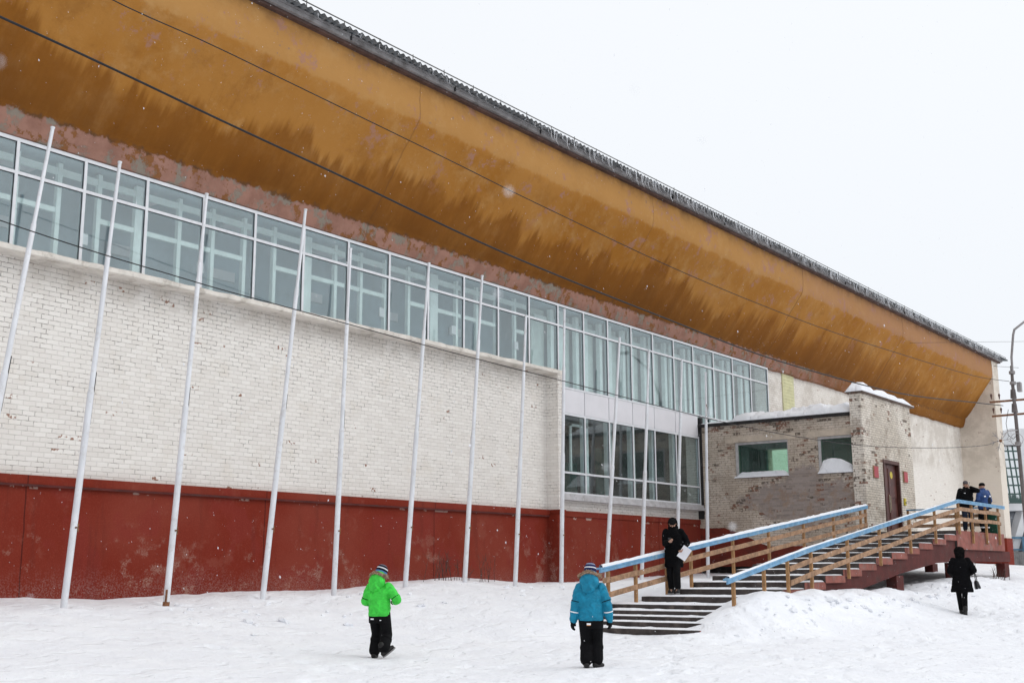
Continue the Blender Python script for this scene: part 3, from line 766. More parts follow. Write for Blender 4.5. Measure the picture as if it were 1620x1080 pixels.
for y0, y1 in ((-9.59, -9.30), (-7.05, -6.75)):
    mb = MB()
    top = lambda x: 2.605 - .148*(38.1-x)/1.173 - .16
    mb.prism([(22.6, top(22.6)), (38.1, top(38.1)), (38.1, 2.018), (44.3, 2.018), (44.3, 1.66), (38.6, 1.66), (36.2, 1.60), (33, top(33)-.50), (22.6, top(22.6)-.50)], 'y', y0, y1)
    mb.build('stringer', MAT['stringer'], stairs)
for x, y in ((33.0, -9.42), (33.0, -6.95), (38.2, -9.42), (38.2, -6.95), (43.9, -9.42), (43.9, -6.95)):
    mb = MB(); zt = min(1.62, top(x)-.55); mb.box(x-.28, x+.28, y-.145, y+.145, -.2, zt); mb.build('column', MAT['stringer'], stairs)

# snow on the treads
sn = MB()
for i, (x0, x1, z) in enumerate(STEPS):
    P = []; ny = 70
    nx = 8
    y0, y1 = YN+.02, YF-.02 + (.0 if i < 12 else .45)
    for a in range(nx+1):
        row = []
        for b in range(ny+1):
            y = y0+(y1-y0)*b/ny; u = a/nx
            ragged = .035 + .05*abs(fbm(y*1.0, i*7.1, 2.3, 3)) + .02*fbm(y, i*3.3, 9, 2)
            if i == 11: ragged += .10*max(0, fbm(y, 5, 1.5)+.3)
            xx = x0+ragged + (x1-.07-x0-ragged)*u
            prof_ = (1-math.exp(-u*14))
            hh = (.014+.008*fbm(xx, y, 1.8, 3)+.024*max(0, fbm(y, i*2.2, 3.0, 3)) + .012*u)*prof_
            wt = edge(b/ny, 60)
            row.append((xx, y, z+.003+max(.002, hh*wt)))
        P.append(row)
    sn.grid(P)
def rail_pt(path, x):
    for (xa, za), (xb, zb) in zip(path, path[1:]):
        if xa <= x <= xb: return za+(zb-za)*(x-xa)/(xb-xa)
    return path[-1][1] if x > path[-1][0] else path[0][1]
near_path = [(22.2, 1.235), (26.4, 1.915), (38.1, 3.55)]
far_path = [(22.1, 1.468), (28.63, 2.298), (38.35, 3.487)]
def top_snow(path, y, x0, x1, amt, cover):
    P = []
    for x in np.arange(x0, x1, .12):
        k = max(0, min(1, cover(x) + .35*fbm(x, y, 1.6, 3)))
        h = (.006 + amt*k)*(1+.25*fbm(x, y+2, 4, 2)); wd = .055*(.55+.45*k)
        z = rail_pt(path, x)+.002
        P.append([(x, y-wd, z-.012*k), (x, y-wd*.7, z+h*.8), (x, y, z+h), (x, y+wd*.7, z+h*.8), (x, y+wd, z)])
    sn.grid(P)
top_snow(far_path, -6.75, 22.2, 38.3, .055, lambda x: 1.0)
top_snow(near_path, -9.74, 22.3, 37.9, .035, lambda x: .55 if x < 28 else .15)
tag(sn.build('step_snow', MAT['clean_snow'], None, 70), 'thin trodden snow on the steps and handrails', kind='stuff')

def beam(mb, a, b, w, h):      # board between two points, width w along y, height h (vertical)
    a, b = Vector(a), Vector(b)
    mb.hexa([(a.x, a.y-w/2, a.z-h), (b.x, b.y-w/2, b.z-h), (b.x, b.y+w/2, b.z-h), (a.x, a.y+w/2, a.z-h),
             (a.x, a.y-w/2, a.z), (b.x, b.y-w/2, b.z), (b.x, b.y+w/2, b.z), (a.x, a.y+w/2, a.z)])
def railing(name, label, path, y, posts, level_end=None, end_y=None, rail_from=0):
    t = thing(name, label, 'railing', (sum(p[0] for p in path)/len(path), y, 0), 'railings of the entrance steps')
    full = list(path) + ([(level_end, path[-1][1]+.005)] if level_end else [])
    for (xa, za), (xb, zb) in zip(full, full[1:]):
        mb = MB(); beam(mb, (xa, y, za), (xb, y, zb), .12, .04); beam(mb, (xa, y-.035, za-.042), (xb, y-.035, zb-.042), .045, .066)
        mb.build('handrail', MAT['blue_rail'], t, bevel=.006)
    side = .06
    px = sorted(posts)
    for dz, thick in ((.24, .118), (.55, .118)):
        pts = [p for p in px if p >= rail_from]
        if not level_end: pts = [path[0][0]+.1] + pts
        for a, b in zip(pts, pts[1:]):
            if dz > .5 and level_end and b < 25.0: continue
            mb = MB(); jz = random.uniform(-.02, .02)
            beam(mb, (a+.012, y-side+.02, rail_pt(full, a)-dz+jz), (b-.002, y-side+.02, rail_pt(full, b)-dz+jz*.5), .032, thick)
            mb.build('rail', MAT['rail_wood'], t, bevel=.004)
    for p in px:
        zt = rail_pt(full, p)-.048; base = zt-1.02
        if p > 38.3: base = 2.22
        mb = MB(); yy = y+.01
        mb.box(p-.035, p+.035, yy-.035, yy+.035, base, zt)
        mb.build('post', MAT['post_wood'], t, bevel=.004)
    if end_y is not None:
        zt = full[-1][1]
        for dz, th in ((.24, .118), (.55, .118)):
            mb = MB(); mb.box(level_end-.05, level_end-.018, y+.1, end_y, zt-dz-th, zt-dz); mb.build('rail', MAT['rail_wood'], t)
        mb = MB(); mb.box(level_end-.10, level_end+.02, y+.08, end_y, zt-.05, zt-.004); mb.build('handrail', MAT['blue_rail'], t)
        for yy in (y+1.6, end_y-.05):
            mb = MB(); mb.box(level_end-.12, level_end-.052, yy-.035, yy+.035, 2.6, zt-.052); mb.build('post', MAT['post_wood'], t)
    return t
railing('stair_railing', 'blue topped wooden railing on the open side of the steps, level along the landing', near_path, -9.74, [22.56, 24.02, 25.26, 26.58, 28.87, 31.15, 33.57, 35.83, 38.2, 39.6, 41.15, 42.66], 43.35, -6.4, rail_from=24.9)
railing('stair_railing', 'snow topped blue and ochre railing on the hall side, ending at the porch corner', far_path, -6.75, [22.5, 23.67, 25.1, 26.3, 28.6, 30.8, 33.2, 35.5, 37.8, 38.25])
m = MB(); m.box(43.02, 43.32, -9.58, -9.2, 2.61, 3.28); m.box(43.0, 43.33, -9.6, -9.18, 3.282, 3.32)
gb = m.build('litter_bin', MAT['green_bin'], None, bevel=.02); tag(gb, 'dark green metal bin on the landing behind the level railing', 'bin')

# ------------------------------------------------------------------ flagpoles
PL = [(10.62, .80, 11.70, 9.59), (12.577, .80, 13.17, 9.32), (14.79, .80, 15.31, 9.22), (17.236, .90, 18.10, 9.56), (19.31, .90, 19.60, 8.96), (21.69, 1.05, 22.41, 9.18), (23.95, 1.1, 24.72, 9.32),
      (26.1, .98, 26.70, 8.54), (28.29, 1.0, 28.63, 9.06), (30.65, 1.05, 31.75, 8.68), (32.72, 1.1, 33.48, 8.52), (34.95, 1.1, 35.75, 8.52), (37.15, 1.1, 37.44, 8.30)]
PLAB = ['leftmost white flagpole, leaning, cut off by the picture edge', 'white flagpole with clean foot in the snow, left of the rusty footed one',
        'white flagpole with a rusty foot and scuffed red wall behind it', 'leaning white flagpole right of the one with the rusty foot',
        'short upright white flagpole left of the child in green', 'white flagpole rising just right of the child in green', 'white flagpole with dry twigs beside its foot, in front of the white wall',
        'last white flagpole before the brick pier, not reaching the top of the glass', 'white flagpole at the brick pier that ends the white wall', 'leaning white flagpole by the first low dark window and the start of the railing',
        'white flagpole left of the man with the phone, in front of the low glazing', 'white flagpole standing behind the man with the phone', 'rightmost flagpole with chipped paint near its top, in front of the porch corner']
def pole_parts(root, L, foot_rust, chips):
    def lp(nm, mb, mat, **k): return lpart(nm, mb.mesh(nm, mat, 50), root)
    a, b = L*.46, L*.78
    m = MB(); m.tube([(0, 0, -.5), (0, 0, a)], .062, 12); m.tube([(0, 0, a), (0, 0, a+.06)], [.062, .05], 12); lp('shaft', m, MAT['pole'])
    m = MB(); m.tube([(0, 0, a+.05), (0, 0, b), (0, 0, b+.04), (0, 0, L)], [.05, .048, .036, .034], 12); m.tube([(0, 0, L), (0, 0, L+.03)], .042, 10); lp('tip', m, MAT['pole'])
    m = MB(); m.tube([(.075, -.02, 1.35), (.06, -.03, 1.5)], .022, 6); m.tube([(.0, -.03, 1.42), (.0, -.085, 1.42)], .018, 6); lp('cleat', m, MAT['rust'])
    m = MB(); m.tube([(.07, .0, a*.62+.9), (.066, .0, a*.62+1.9)], .009, 5); lp('hinge_rod', m, MAT['black'])
    if foot_rust: m = MB(); m.tube([(-.052, -.048, -.2), (-.052, -.048, .28)], .022, 6); m.tube([(0, 0, -.1), (0, 0, .05)], .066, 12); lp('foot_sleeve', m, MAT['rust'])
    if chips:
        m = MB()
        for k in range(9):
            z = L*.76+.07*k; an = random.uniform(3.6, 5.2); m.ell((.042*math.cos(an), .042*math.sin(an), z), (.014, .010, random.uniform(.02, .05)), None, 8, 5)
        lp('paint_chips', m, MAT['rust'])
proto = None
for k, ((x0, z0, x1, z1), lab) in enumerate(zip(PL, PLAB)):
    d = Vector((x1-x0, random.uniform(-.05, .05), z1-z0)); L = d.length
    o = bpy.data.objects.new('flagpole', None); col.objects.link(o)
    tag(o, lab, 'flagpole', 'white flagpoles in a row along the hall')
    o.location = (x0, -1.5, z0); o.empty_display_size = .3
    o.rotation_mode = 'QUATERNION'; o.rotation_quaternion = Vector((0, 0, 1)).rotation_difference(d.normalized())
    pole_parts(o, L, k == 2, k == 12)

# ------------------------------------------------------------------ snow covered ground
CP = [(8,0,.9),(13.7,0,.9),(16.2,0,.9),(18.8,0,.98),(21,0,.95),(23.7,0,1.15),(26,0,1.22),(28.5,0,1.06),(31,0,1.07),(33.5,0,1.12),(36,0,1.2),(40,0,1.3),
 (8,-1.5,.78),(12.6,-1.5,.80),(14.8,-1.5,.78),(17.2,-1.5,.86),(19.3,-1.5,.90),(21.7,-1.5,1.08),(24,-1.5,1.14),(26.1,-1.5,1.0),(28.3,-1.5,1.03),(30.7,-1.5,1.08),(33,-1.5,1.12),(37.1,-1.5,1.16),
 (8,-4,.36),(12,-4,.36),(15,-4,.38),(18,-4,.5),(21,-4,.78),(24,-4,.92),(28,-4,1.02),(33,-4,1.12),(38,-4,1.15),
 (0,-7,.0),(6,-7,0),(11,-7,.0),(15,-7,0),(18,-6.8,.10),(20,-6.6,.32),(22,-6.3,.55),(24,-6.2,.80),(27,-6.2,1.05),(31,-6.2,1.08),(35,-6,1.05),
 (21,-8,.10),(20.6,-7.2,.14),(22,-7.6,.25),(23,-8.4,.30),(26,-8,.5),(30,-8,.65),(33,-9,.78),(34,-7,.85),(36,-8.6,.92),(39,-8,1.05),(43,-8,1.22),
 (15.3,-11,0),(18.5,-10,.05),(20.4,-9.2,.12),(8,-11,-.03),(0,-12,0),
 (21.0,-9.5,.15),(20.5,-9.95,.24),(21.8,-9.95,.50),(22.96,-9.95,.80),(24.2,-9.95,.97),(26.6,-9.95,.93),(29,-9.95,.95),(31.5,-9.95,.93),(34.8,-9.95,1.04),(37.9,-9.95,1.16),
 (20.6,-10.4,.14),(22,-10.75,.24),(24,-10.85,.30),(27,-10.9,.40),(30,-11,.45),(33,-11,.6),(37,-11,.85),
 (18,-12.5,.04),(22,-12.2,.10),(26,-12.2,.18),(31.2,-11.75,.29),(31.2,-13,.26),(36,-13,.45),(42,-12.5,.75),(50,-13,.95),
 (38,-6.2,1.15),(42,-6,1.25),(46,-5,1.52),(50,-3,1.68),(55,-3,1.75),(53.2,-7,1.10),(46,-9.5,1.25),(60,-2,1.78),(70,-3,1.65),(62,-9,1.3),(75,-8,1.35),
 (5,-16,0),(12,-16,0),(20,-16,.02),(30,-16,.15),(40,-17,.4),(60,-17,.8),(0,-21,0),(10,-21,0),(30,-22,.1),(60,-25,.5),(80,-20,1.0),(85,0,1.55),(95,3,1.6),(-10,-10,0),(-10,-20,0),(-5,0,.8)]
A = np.array(CP, float)
def tps_k(r2): return np.where(r2 > 1e-9, r2*np.log(np.maximum(r2, 1e-9)), 0)
sc = 20.0
Pn = A[:, :2]/sc
n_ = len(A)
K = tps_k(((Pn[:, None]-Pn[None])**2).sum(-1)) + np.eye(n_)*1.5e-4
Q = np.c_[np.ones(n_), Pn]
W = np.linalg.solve(np.block([[K, Q], [Q.T, np.zeros((3, 3))]]), np.r_[A[:, 2], np.zeros(3)])
def ground_base(X, Y):
    sh = X.shape; p = np.c_[np.clip(X.ravel(), -9, 95), np.clip(Y.ravel(), -24, 3)]/sc
    z = np.zeros(len(p))
    for i in range(0, len(p), 4000):
        q = p[i:i+4000]
        z[i:i+4000] = tps_k(((q[:, None]-Pn[None])**2).sum(-1)) @ W[:n_] + np.c_[np.ones(len(q)), q] @ W[n_:]
    return np.clip(z, -.1, 1.9).reshape(sh)
def lump(x, y):
    r = mnoise.fractal(Vector((x*.55, y*.55, .3)), 1.0, 2.1, 4)*.045 + mnoise.fractal(Vector((x*2.3, y*2.3, 5.3)), 1.0, 2.1, 3)*.018
    return r
def gz(x, y): return float(ground_base(np.array([[float(x)]]), np.array([[float(y)]]))[0, 0]) + lump(x, y)
def axis(core0, core1, st, lo, hi, gr=1.22):
    a = list(np.arange(core0, core1, st)); s_ = st; v = a[0]
    while v > lo: s_ *= gr; v -= s_; a.insert(0, v)
    s_ = st; v = a[-1]
    while v < hi: s_ *= gr; v += s_; a.append(v)
    return np.array(a)
gx = axis(5, 46, .085, -500, 600); gy = axis(-16.5, .3, .085, -500, 500)
GX, GY = np.meshgrid(gx, gy, indexing='ij')
GZ = ground_base(GX, GY)
verts = np.empty((GX.size, 3)); verts[:, 0] = GX.ravel(); verts[:, 1] = GY.ravel()
zz = GZ.ravel().copy()
rough = np.exp(-((GY.ravel()+10.3)/.7)**2)*((GX.ravel() > 20.5) & (GX.ravel() < 40))
rough += np.exp(-((GY.ravel()+.9)/1.0)**2)*.4*((GX.ravel() > 16.5) & (GX.ravel() < 24))
for i, (x, y) in enumerate(zip(GX.ravel(), GY.ravel())):
    if -5 < x < 90 and -25 < y < 4:
        zz[i] += lump(x, y) + (rough[i]*.10*mnoise.fractal(Vector((x*1.5, y*1.5, 9.1)), .9, 2.2, 4) if rough[i] > .02 else 0)
def trail(pts, step=.62, side=.13):
    pts = [np.array(p, float) for p in pts]; out = []; k = 0
    for a, b in zip(pts, pts[1:]):
        L = np.linalg.norm(b-a); d = (b-a)/L; n = np.array([-d[1], d[0]])
        for t in np.arange(0, L, step):
            k += 1; out.append((a+d*(t+random.gauss(0, .05))+n*side*(1 if k % 2 else -1)*random.uniform(.7, 1.5)+n*random.gauss(0, .06), math.atan2(d[1], d[0])+random.gauss(0, .15)))
    return out
FEET = []
for tr_ in ([(5.5, -12.5), (9, -10), (14.9, -7.05)], [(4.5, -17), (10, -14), (15.2, -11.1)], [(8, -16.2), (20, -13.5), (31, -11.9)], [(9, -15.5), (17, -11.6), (20.8, -8.9)], [(11, -14.8), (18, -10.6), (20.9, -8.2)],
            [(6, -13), (14, -12.6), (24, -13.2), (36, -13)], [(6, -8.5), (12, -9.4), (20, -9)], [(16, -16), (18.5, -12), (20.9, -9.2)], [(31, -12.3), (40, -10.9), (46, -10)], [(10, -16), (12.5, -12), (13.5, -8), (13, -5)], [(22, -16), (30, -12.8), (40, -12)]):
    FEET += trail(tr_, random.uniform(.5, .72))
zz = zz.reshape(GX.shape)
for (c, a) in FEET:
    i0, i1 = np.searchsorted(gx, [c[0]-.5, c[0]+.5]); j0, j1 = np.searchsorted(gy, [c[1]-.5, c[1]+.5])
    if i1 <= i0 or j1 <= j0: continue
    dx, dy = GX[i0:i1, j0:j1]-c[0], GY[i0:i1, j0:j1]-c[1]
    u = dx*math.cos(a)+dy*math.sin(a); v = -dx*math.sin(a)+dy*math.cos(a)
    r = np.sqrt((u/.19)**2+(v/.105)**2)
    dep = random.uniform(.02, .05)
    zz[i0:i1, j0:j1] += -dep*np.clip(1.25-r, 0, 1)**.7*(r < 1.25) + dep*.45*np.exp(-((r-1.5)/.3)**2)
# snow melted and drifted round each pole foot
for px_ in (12.577, 14.79, 17.236, 19.31, 21.69, 23.95, 26.1, 28.29, 30.65, 32.72, 34.95, 37.15):
    i0, i1 = np.searchsorted(gx, [px_-.6, px_+.6]); j0, j1 = np.searchsorted(gy, [-2.1, -.9])
    r = np.hypot(GX[i0:i1, j0:j1]-px_, GY[i0:i1, j0:j1]+1.5)
    zz[i0:i1, j0:j1] += -.07*np.exp(-(r/.15)**2) + .03*np.exp(-((r-.34)/.12)**2)
zz = zz.ravel()
verts[:, 2] = zz
ni, nj = GX.shape
idx = np.arange(ni*nj).reshape(ni, nj)
faces = np.stack([idx[:-1, :-1], idx[1:, :-1], idx[1:, 1:], idx[:-1, 1:]], -1).reshape(-1, 4)
me = bpy.data.meshes.new('snow_ground'); me.from_pydata(verts.tolist(), [], faces.tolist()); me.materials.append(MAT['snow']); me.shade_smooth()
g = link('ground', me); tag(g, 'trodden snow covered ground rising in banks to the hall and steps', kind='structure')

# chunks of ploughed snow along the bank, too many to count
ck = MB()
for _ in range(170):
    if random.random() < .7: x = random.uniform(21, 37); y = -10.55+random.gauss(0, .28)
    else: x = random.uniform(14, 27); y = random.uniform(-4.5, -1.0)
    r = random.choice([.03, .04, .05, .08])*random.uniform(.6, 1.3)
    M = Matrix.Translation((x, y, gz(x, y)+r*.1)) @ Matrix.Rotation(random.random()*6, 4, 'Z') @ Matrix.Rotation(random.random(), 4, 'X') @ Matrix.Diagonal((r*1.3, r, r*.7, 1))
    gI = bmesh.ops.create_icosphere(ck.bm, subdivisions=1, radius=1, matrix=M)
    for v in gI['verts']: v.co += Vector((random.gauss(0, 1), random.gauss(0, 1), random.gauss(0, 1)))*r*.13
tag(ck.build('snow_clods', MAT['clean_snow'], None, 35), 'small clods of ploughed snow scattered along the banks', kind='stuff')

# ------------------------------------------------------------------ wires, utility pole, lamp
def wire(name, pts, r, label, cat='cable'):
    cu = []
    P_ = [Vector(p) for p in pts]
    for i in range(len(P_)-1):
        p0 = P_[max(i-1, 0)]; p1 = P_[i]; p2 = P_[i+1]; p3 = P_[min(i+2, len(P_)-1)]
        for k in range(6):
            t = k/6; cu.append(.5*((2*p1)+(p2-p0)*t+(2*p0-5*p1+4*p2-p3)*t*t+(3*p1-p0-3*p2+p3)*t**3))
    cu.append(P_[-1])
    m = MB(); m.tube(cu, r, 6)
    return tag(m.build(name, MAT['black'], None, 180), label, cat)
wire('power_cable', [(-8, -7.5, 9.8), (0, -7.48, 8.75), (6.78, -7.47, 8.34), (8.95, -7.47, 8.19), (10.94, -7.46, 8.03), (13.35, -7.46, 7.85), (17.87, -7.45, 7.5), (23.85, -7.47, 7.26), (30.23, -7.51, 7.09), (39.61, -7.6, 7.28), (47.99, -7.74, 7.87), (52.1, -7.8, 8.18)], .019, 'thickest black cable sagging across the whole hall to the insulators')
wire('power_cable', [(0, -4.4, 12.2), (9.17, -4.93, 10.75), (12.75, -5.15, 10.47), (18.27, -5.48, 10.03), (21.46, -5.66, 9.76), (27.97, -6.06, 9.3), (35.39, -6.55, 9.04), (42.25, -7.03, 9.02), (49.09, -7.52, 9.1), (52.2, -8.1, 9.2)], .0115, 'thin black wire crossing the ochre eave above the thick cable')
wire('power_cable', [(0, -5.3, 7.4), (7.9, -5.74, 6.29), (11.39, -6.01, 5.94), (13.63, -6.19, 5.8), (17.15, -6.47, 5.59), (20.68, -6.76, 5.42), (25.94, -7.19, 5.16), (30.3, -7.56, 5.05), (35.05, -7.98, 5.1), (40.38, -8.5, 5.42), (45.43, -8.7, 5.9), (47.9, -8.6, 6.3)], .009, 'lowest thin wire running past the window sills to the snowflake lamp')
wire('power_cable', [(49.07, -5.07, 10.74), (53.0, -6.56, 11.19), (60, -9.2, 12.0)], .006, 'faint wire crossing the sky above the roof corner')
wire('power_cable', [(74.5, -2.0, 13.55), (61.97, -5.04, 11.5), (52.3, -8.5, 9.75)], .008, 'wire from the roof corner to the utility pole')
up = thing('utility_pole', 'grey concrete utility pole with two cross arms at the right edge', 'utility pole', (53.3, -8.05, 1.1))
m = MB(); m.tube([(52.2, -8.25, 9.85), (52.25, -8.22, 9.0), (53.3, -8.05, .6)], [.06, .068, .095], 8); m.build('shaft', MAT['pole_conc'], up, 40)
AX = Vector((.45, -.89, 0)).normalized()
for zc, wl in ((8.45, 1.0), (7.85, .95)):
    c = Vector((52.42, -8.2, zc)); m = MB(); m.tube([c-AX*wl+Vector((0, 0, -.10)), c+AX*wl+Vector((0, 0, .02))], .045, 6)
    arm = m.build('cross_arm', MAT['rust'], up)
    m = MB(); m.prism([(c.x-.16, c.z+.04), (c.x+.16, c.z+.04), (c.x+.04, c.z+.42), (c.x-.04, c.z+.42)], 'y', c.y-.06, c.y+.12); sub('bracket', m, MAT['pole_conc'], arm)
    for t in (-.92, -.6, .6):
        q = c+AX*wl*t; m = MB(); m.tube([q+Vector((0, 0, .02)), q+Vector((0, 0, .12)), q+Vector((0, 0, .2)), q+Vector((0, 0, .26))], [.018, .03, .05, .02], 8); sub('insulator', m, MAT['insul'], arm)
for zc in (9.5, 9.05, 6.5): m = MB(); c = Vector((52.22, -8.24, zc)); m.tube([c, c+Vector((.01, 0, .12))], .125, 10); m.build('clamp', MAT['lamp_steel'], up)
m = MB(); m.box(52.3, 52.55, -8.52, -8.36, 8.75, 9.15); m.build('switch_box', MAT['lamp_steel'], up, bevel=.01)
m = MB(); m.tube([(52.1, -8.0, 8.0), (51.95, -7.9, 7.4), (51.95, -7.95, 6.9), (52.1, -8.1, 6.75), (52.4, -8.2, 6.95)], .012, 5); m.build('loose_wire', MAT['black'], up)
la = thing('street_lamp', 'bent steel lamp arm fixed to the top of the utility pole', 'street lamp', (52.2, -8.25, 9.7))
m = MB(); m.tube([(52.18, -8.27, 9.5), (52.12, -8.30, 10.2), (51.88, -8.5, 11.1), (51.90, -8.56, 11.32), (52.0, -8.70, 11.45), (52.3, -9.6, 12.15), (52.6, -10.3, 12.6)], .05, 8); m.build('arm', MAT['lamp_steel'], la, 60)
m = MB(); m.ell((52.75, -10.6, 12.68), (.18, .42, .1)); m.build('lamp_head', MAT['lamp_steel'], la, 60)
sf = thing('snowflake_lamp', 'snowflake shaped light decoration on a slanting bracket beside the pole', 'decoration', (48.1, -8.6, 6.3))
E_ = Vector((.55, -.83, 0)).normalized(); F_ = Vector((0, 0, 1)); S0 = Vector((48.09, -8.62, 6.3))
m = MB()
for k in range(6):
    a = k*math.pi/3+.2; d = E_*math.cos(a)+F_*math.sin(a)
    m.tube([S0, S0+d*.42], .012, 5)
    for s__ in (1, -1):
        a2 = a+s__*.75; d2 = E_*math.cos(a2)+F_*math.sin(a2); m.tube([S0+d*.24, S0+d*.24+d2*.16], .009, 5)
m.build('snowflake_frame', MAT['lamp_steel'], sf)
m = MB(); m.ell(S0, (.06, .06, .06), None, 10, 6); m.build('hub', MAT['rust'], sf, 60)
m = MB(); m.tube([S0, (50.2, -8.4, 6.9), (52.5, -8.2, 7.15)], .025, 6); m.build('bracket', MAT['lamp_steel'], sf)
m = MB()
for a in np.linspace(0, 2*math.pi, 13)[:-1]:
    p0 = S0+E_*.62+F_*.05; b_ = a+2*math.pi/12
    m.tube([p0+(E_*math.cos(a)+F_*math.sin(a))*.24, p0+(E_*math.cos(b_)+F_*math.sin(b_))*.24], .010, 5)
m.build('ring', MAT['lamp_steel'], sf)

# ------------------------------------------------------------------ house beyond the hall
ho = thing('house', 'white house with steep snowy green tiled roof showing beyond the hall corner', 'house', (95, 2, 1.6))
o_ = Vector((89.9, 1.75, 0)); U = Vector((.62, -.785, 0)).normalized(); V_ = Vector((.785, .62, 0))
def HP(a, b, z): p = o_+U*a+V_*b; return (p.x, p.y, z)
def hbox(mb, a0, a1, b0, b1, z0, z1):
    mb.hexa([HP(a0, b0, z0), HP(a1, b0, z0), HP(a1, b1, z0), HP(a0, b1, z0), HP(a0, b0, z1), HP(a1, b0, z1), HP(a1, b1, z1), HP(a0, b1, z1)])
m = MB(); hbox(m, -6, 9, 1.5, 9, 1.2, 6.2); m.build('wall', MAT['house_grey'], ho)
m = MB(); hbox(m, -6, 9, .2, 9, 5.55, 6.05); hbox(m, .72, 9, .6, 9, 6.05, 11.5); m.build('gable', MAT['house_white'], ho)
# steep roof face: local frame for its tile pattern
rf = MB(); rf.box(-.82, .84, -.06, .0, 0, 4.15)
me = rf.mesh('roof', MAT['tiles']); r_o = bpy.data.objects.new('roof', me); col.objects.link(r_o); r_o.parent = ho
me.transform(Matrix.Shear('XY', 4, (0, 0)) if False else Matrix())
for v in me.vertices:
    k = v.co.z/4.15; v.co.x = v.co.x*(.52+.48*min(1, k*1.1)); v.co.y -= (1-k)*.7
r_o.matrix_parent_inverse = Matrix.Translation(-Vector(ho.location))
r_o.matrix_basis = Matrix(((U.x, V_.x, 0, o_.x), (U.y, V_.y, 0, o_.y), (0, 0, 1, 6.0), (0, 0, 0, 1)))
m = MB(); hbox(m, -.9, 1.0, -.12, .3, 10.13, 10.22); m.build('roof_ridge', MAT['felt'], ho)
m = MB()
for a in (-.2, 1.9): m.hexa([HP(a, .3, 2.6), HP(a+.5, .3, 2.6), HP(a+.5, 1.45, 2.6), HP(a, 1.45, 2.6), HP(a+1.1, .3, 5.54), HP(a+1.6, .3, 5.54), HP(a+1.6, 1.45, 5.54), HP(a+1.1, 1.45, 5.54)])
m.build('buttress', MAT['house_white'], ho)
m = MB(); hbox(m, -1.5, 3.5, .1, .22, 3.55, 3.7); hbox(m, -1.5, 3.5, .1, .22, 2.75, 2.85)
for a in (.55, 1.0): hbox(m, a, a+.18, .02, .1, 1.9, 3.7)
m.build('blue_porch_rail', MAT['house_blue'], ho)
bf = MB()
for k in range(60): hbox(bf, -3.6+k*.15, -3.6+k*.15+.135, -.9, -.86, .8, 2.62+.03*random.random())
fnc = bf.build('board_fence', MAT['board'], None); tag(fnc, 'low fence of grey vertical boards in front of the white house', 'fence')

# ------------------------------------------------------------------ small outdoor things
m = MB(); gzb = gz(53.17, -6.95)
bo = thing('vent_post', 'small pale post with flared cap standing alone in the snow', 'post', (53.17, -6.95, gzb))
m.tube([(53.17, -6.95, gzb-.15), (53.17, -6.95, gzb+.40)], .075, 10); m.build('stem', MAT['lintel'], bo, 50)
m = MB(); m.tube([(53.17, -6.95, gzb+.33), (53.17, -6.95, gzb+.47), (53.17, -6.95, gzb+.50)], [.09, .29, .28], 14); m.build('cap', MAT['lintel'], bo, 50)
def shrub(x, y, n, h, spread, label):
    z0 = gz(x, y); t = thing('dry_shrub', label, 'shrub', (x, y, z0), 'bare shrubs poking out of the snow')
    m = MB()
    for _ in range(n):
        px, py = x+random.gauss(0, spread), y+random.gauss(0, spread*.25); a = random.uniform(0, 6.3); L = h*random.uniform(.5, 1.1)
        tip = Vector((px+math.cos(a)*L*.4, py+math.sin(a)*L*.15, z0+L)); b0 = Vector((px, py, z0-.1)); mid = (b0+tip)/2+Vector((random.gauss(0, .04), 0, .05))
        m.tube([b0, mid, tip], [.009, .006, .003], 4)
        for _k in range(3):
            q = b0.lerp(tip, random.uniform(.4, .9)); m.tube([q, q+Vector((random.gauss(0, .12), random.gauss(0, .05), random.uniform(.05, .22)))], [.004, .002], 4)
    m.build('twigs', MAT['twig'], t)
shrub(24.6, -.5, 26, .75, .5, 'bare brown twigs against the red plinth between two flagpoles')
shrub(26.0, -.6, 8, .8, .2, 'single forked twig against the red plinth near the mound top')
shrub(47.0, -7.2, 30, .55, .6, 'tangled bare shrub in the snow below the right end of the landing')
shrub(43.0, -5.5, 24, .8, .7, 'row of bare stems in the snow under the landing')
shrub(41.6, -9.95, 14, .45, .5, 'short bare stems in front of the landing column')

# building across the square: what the low windows mirror
ab = thing('apartment_block', 'long brown apartment block across the square, mirrored in the low windows', 'building', (60, -75, 0))
MB().box(-60, 190, -84, -72, -1, 12.5).build('wall', simple('brown_block_wall', (.16, .125, .10), .9, .3, .3), ab)
MB().box(-60.5, 190.5, -84.5, -71.4, 12.5, 13.0).build('roof', MAT['house_white'], ab)
m = MB()
for fl_ in range(4):
    for k in range(60): m.box(-55+k*4, -55+k*4+1.6, -71.98, -71.9, 1.5+fl_*2.8, 3.1+fl_*2.8)
o = m.build('windows', MAT['interior_dark'], ab); o['kind'] = 'stuff'

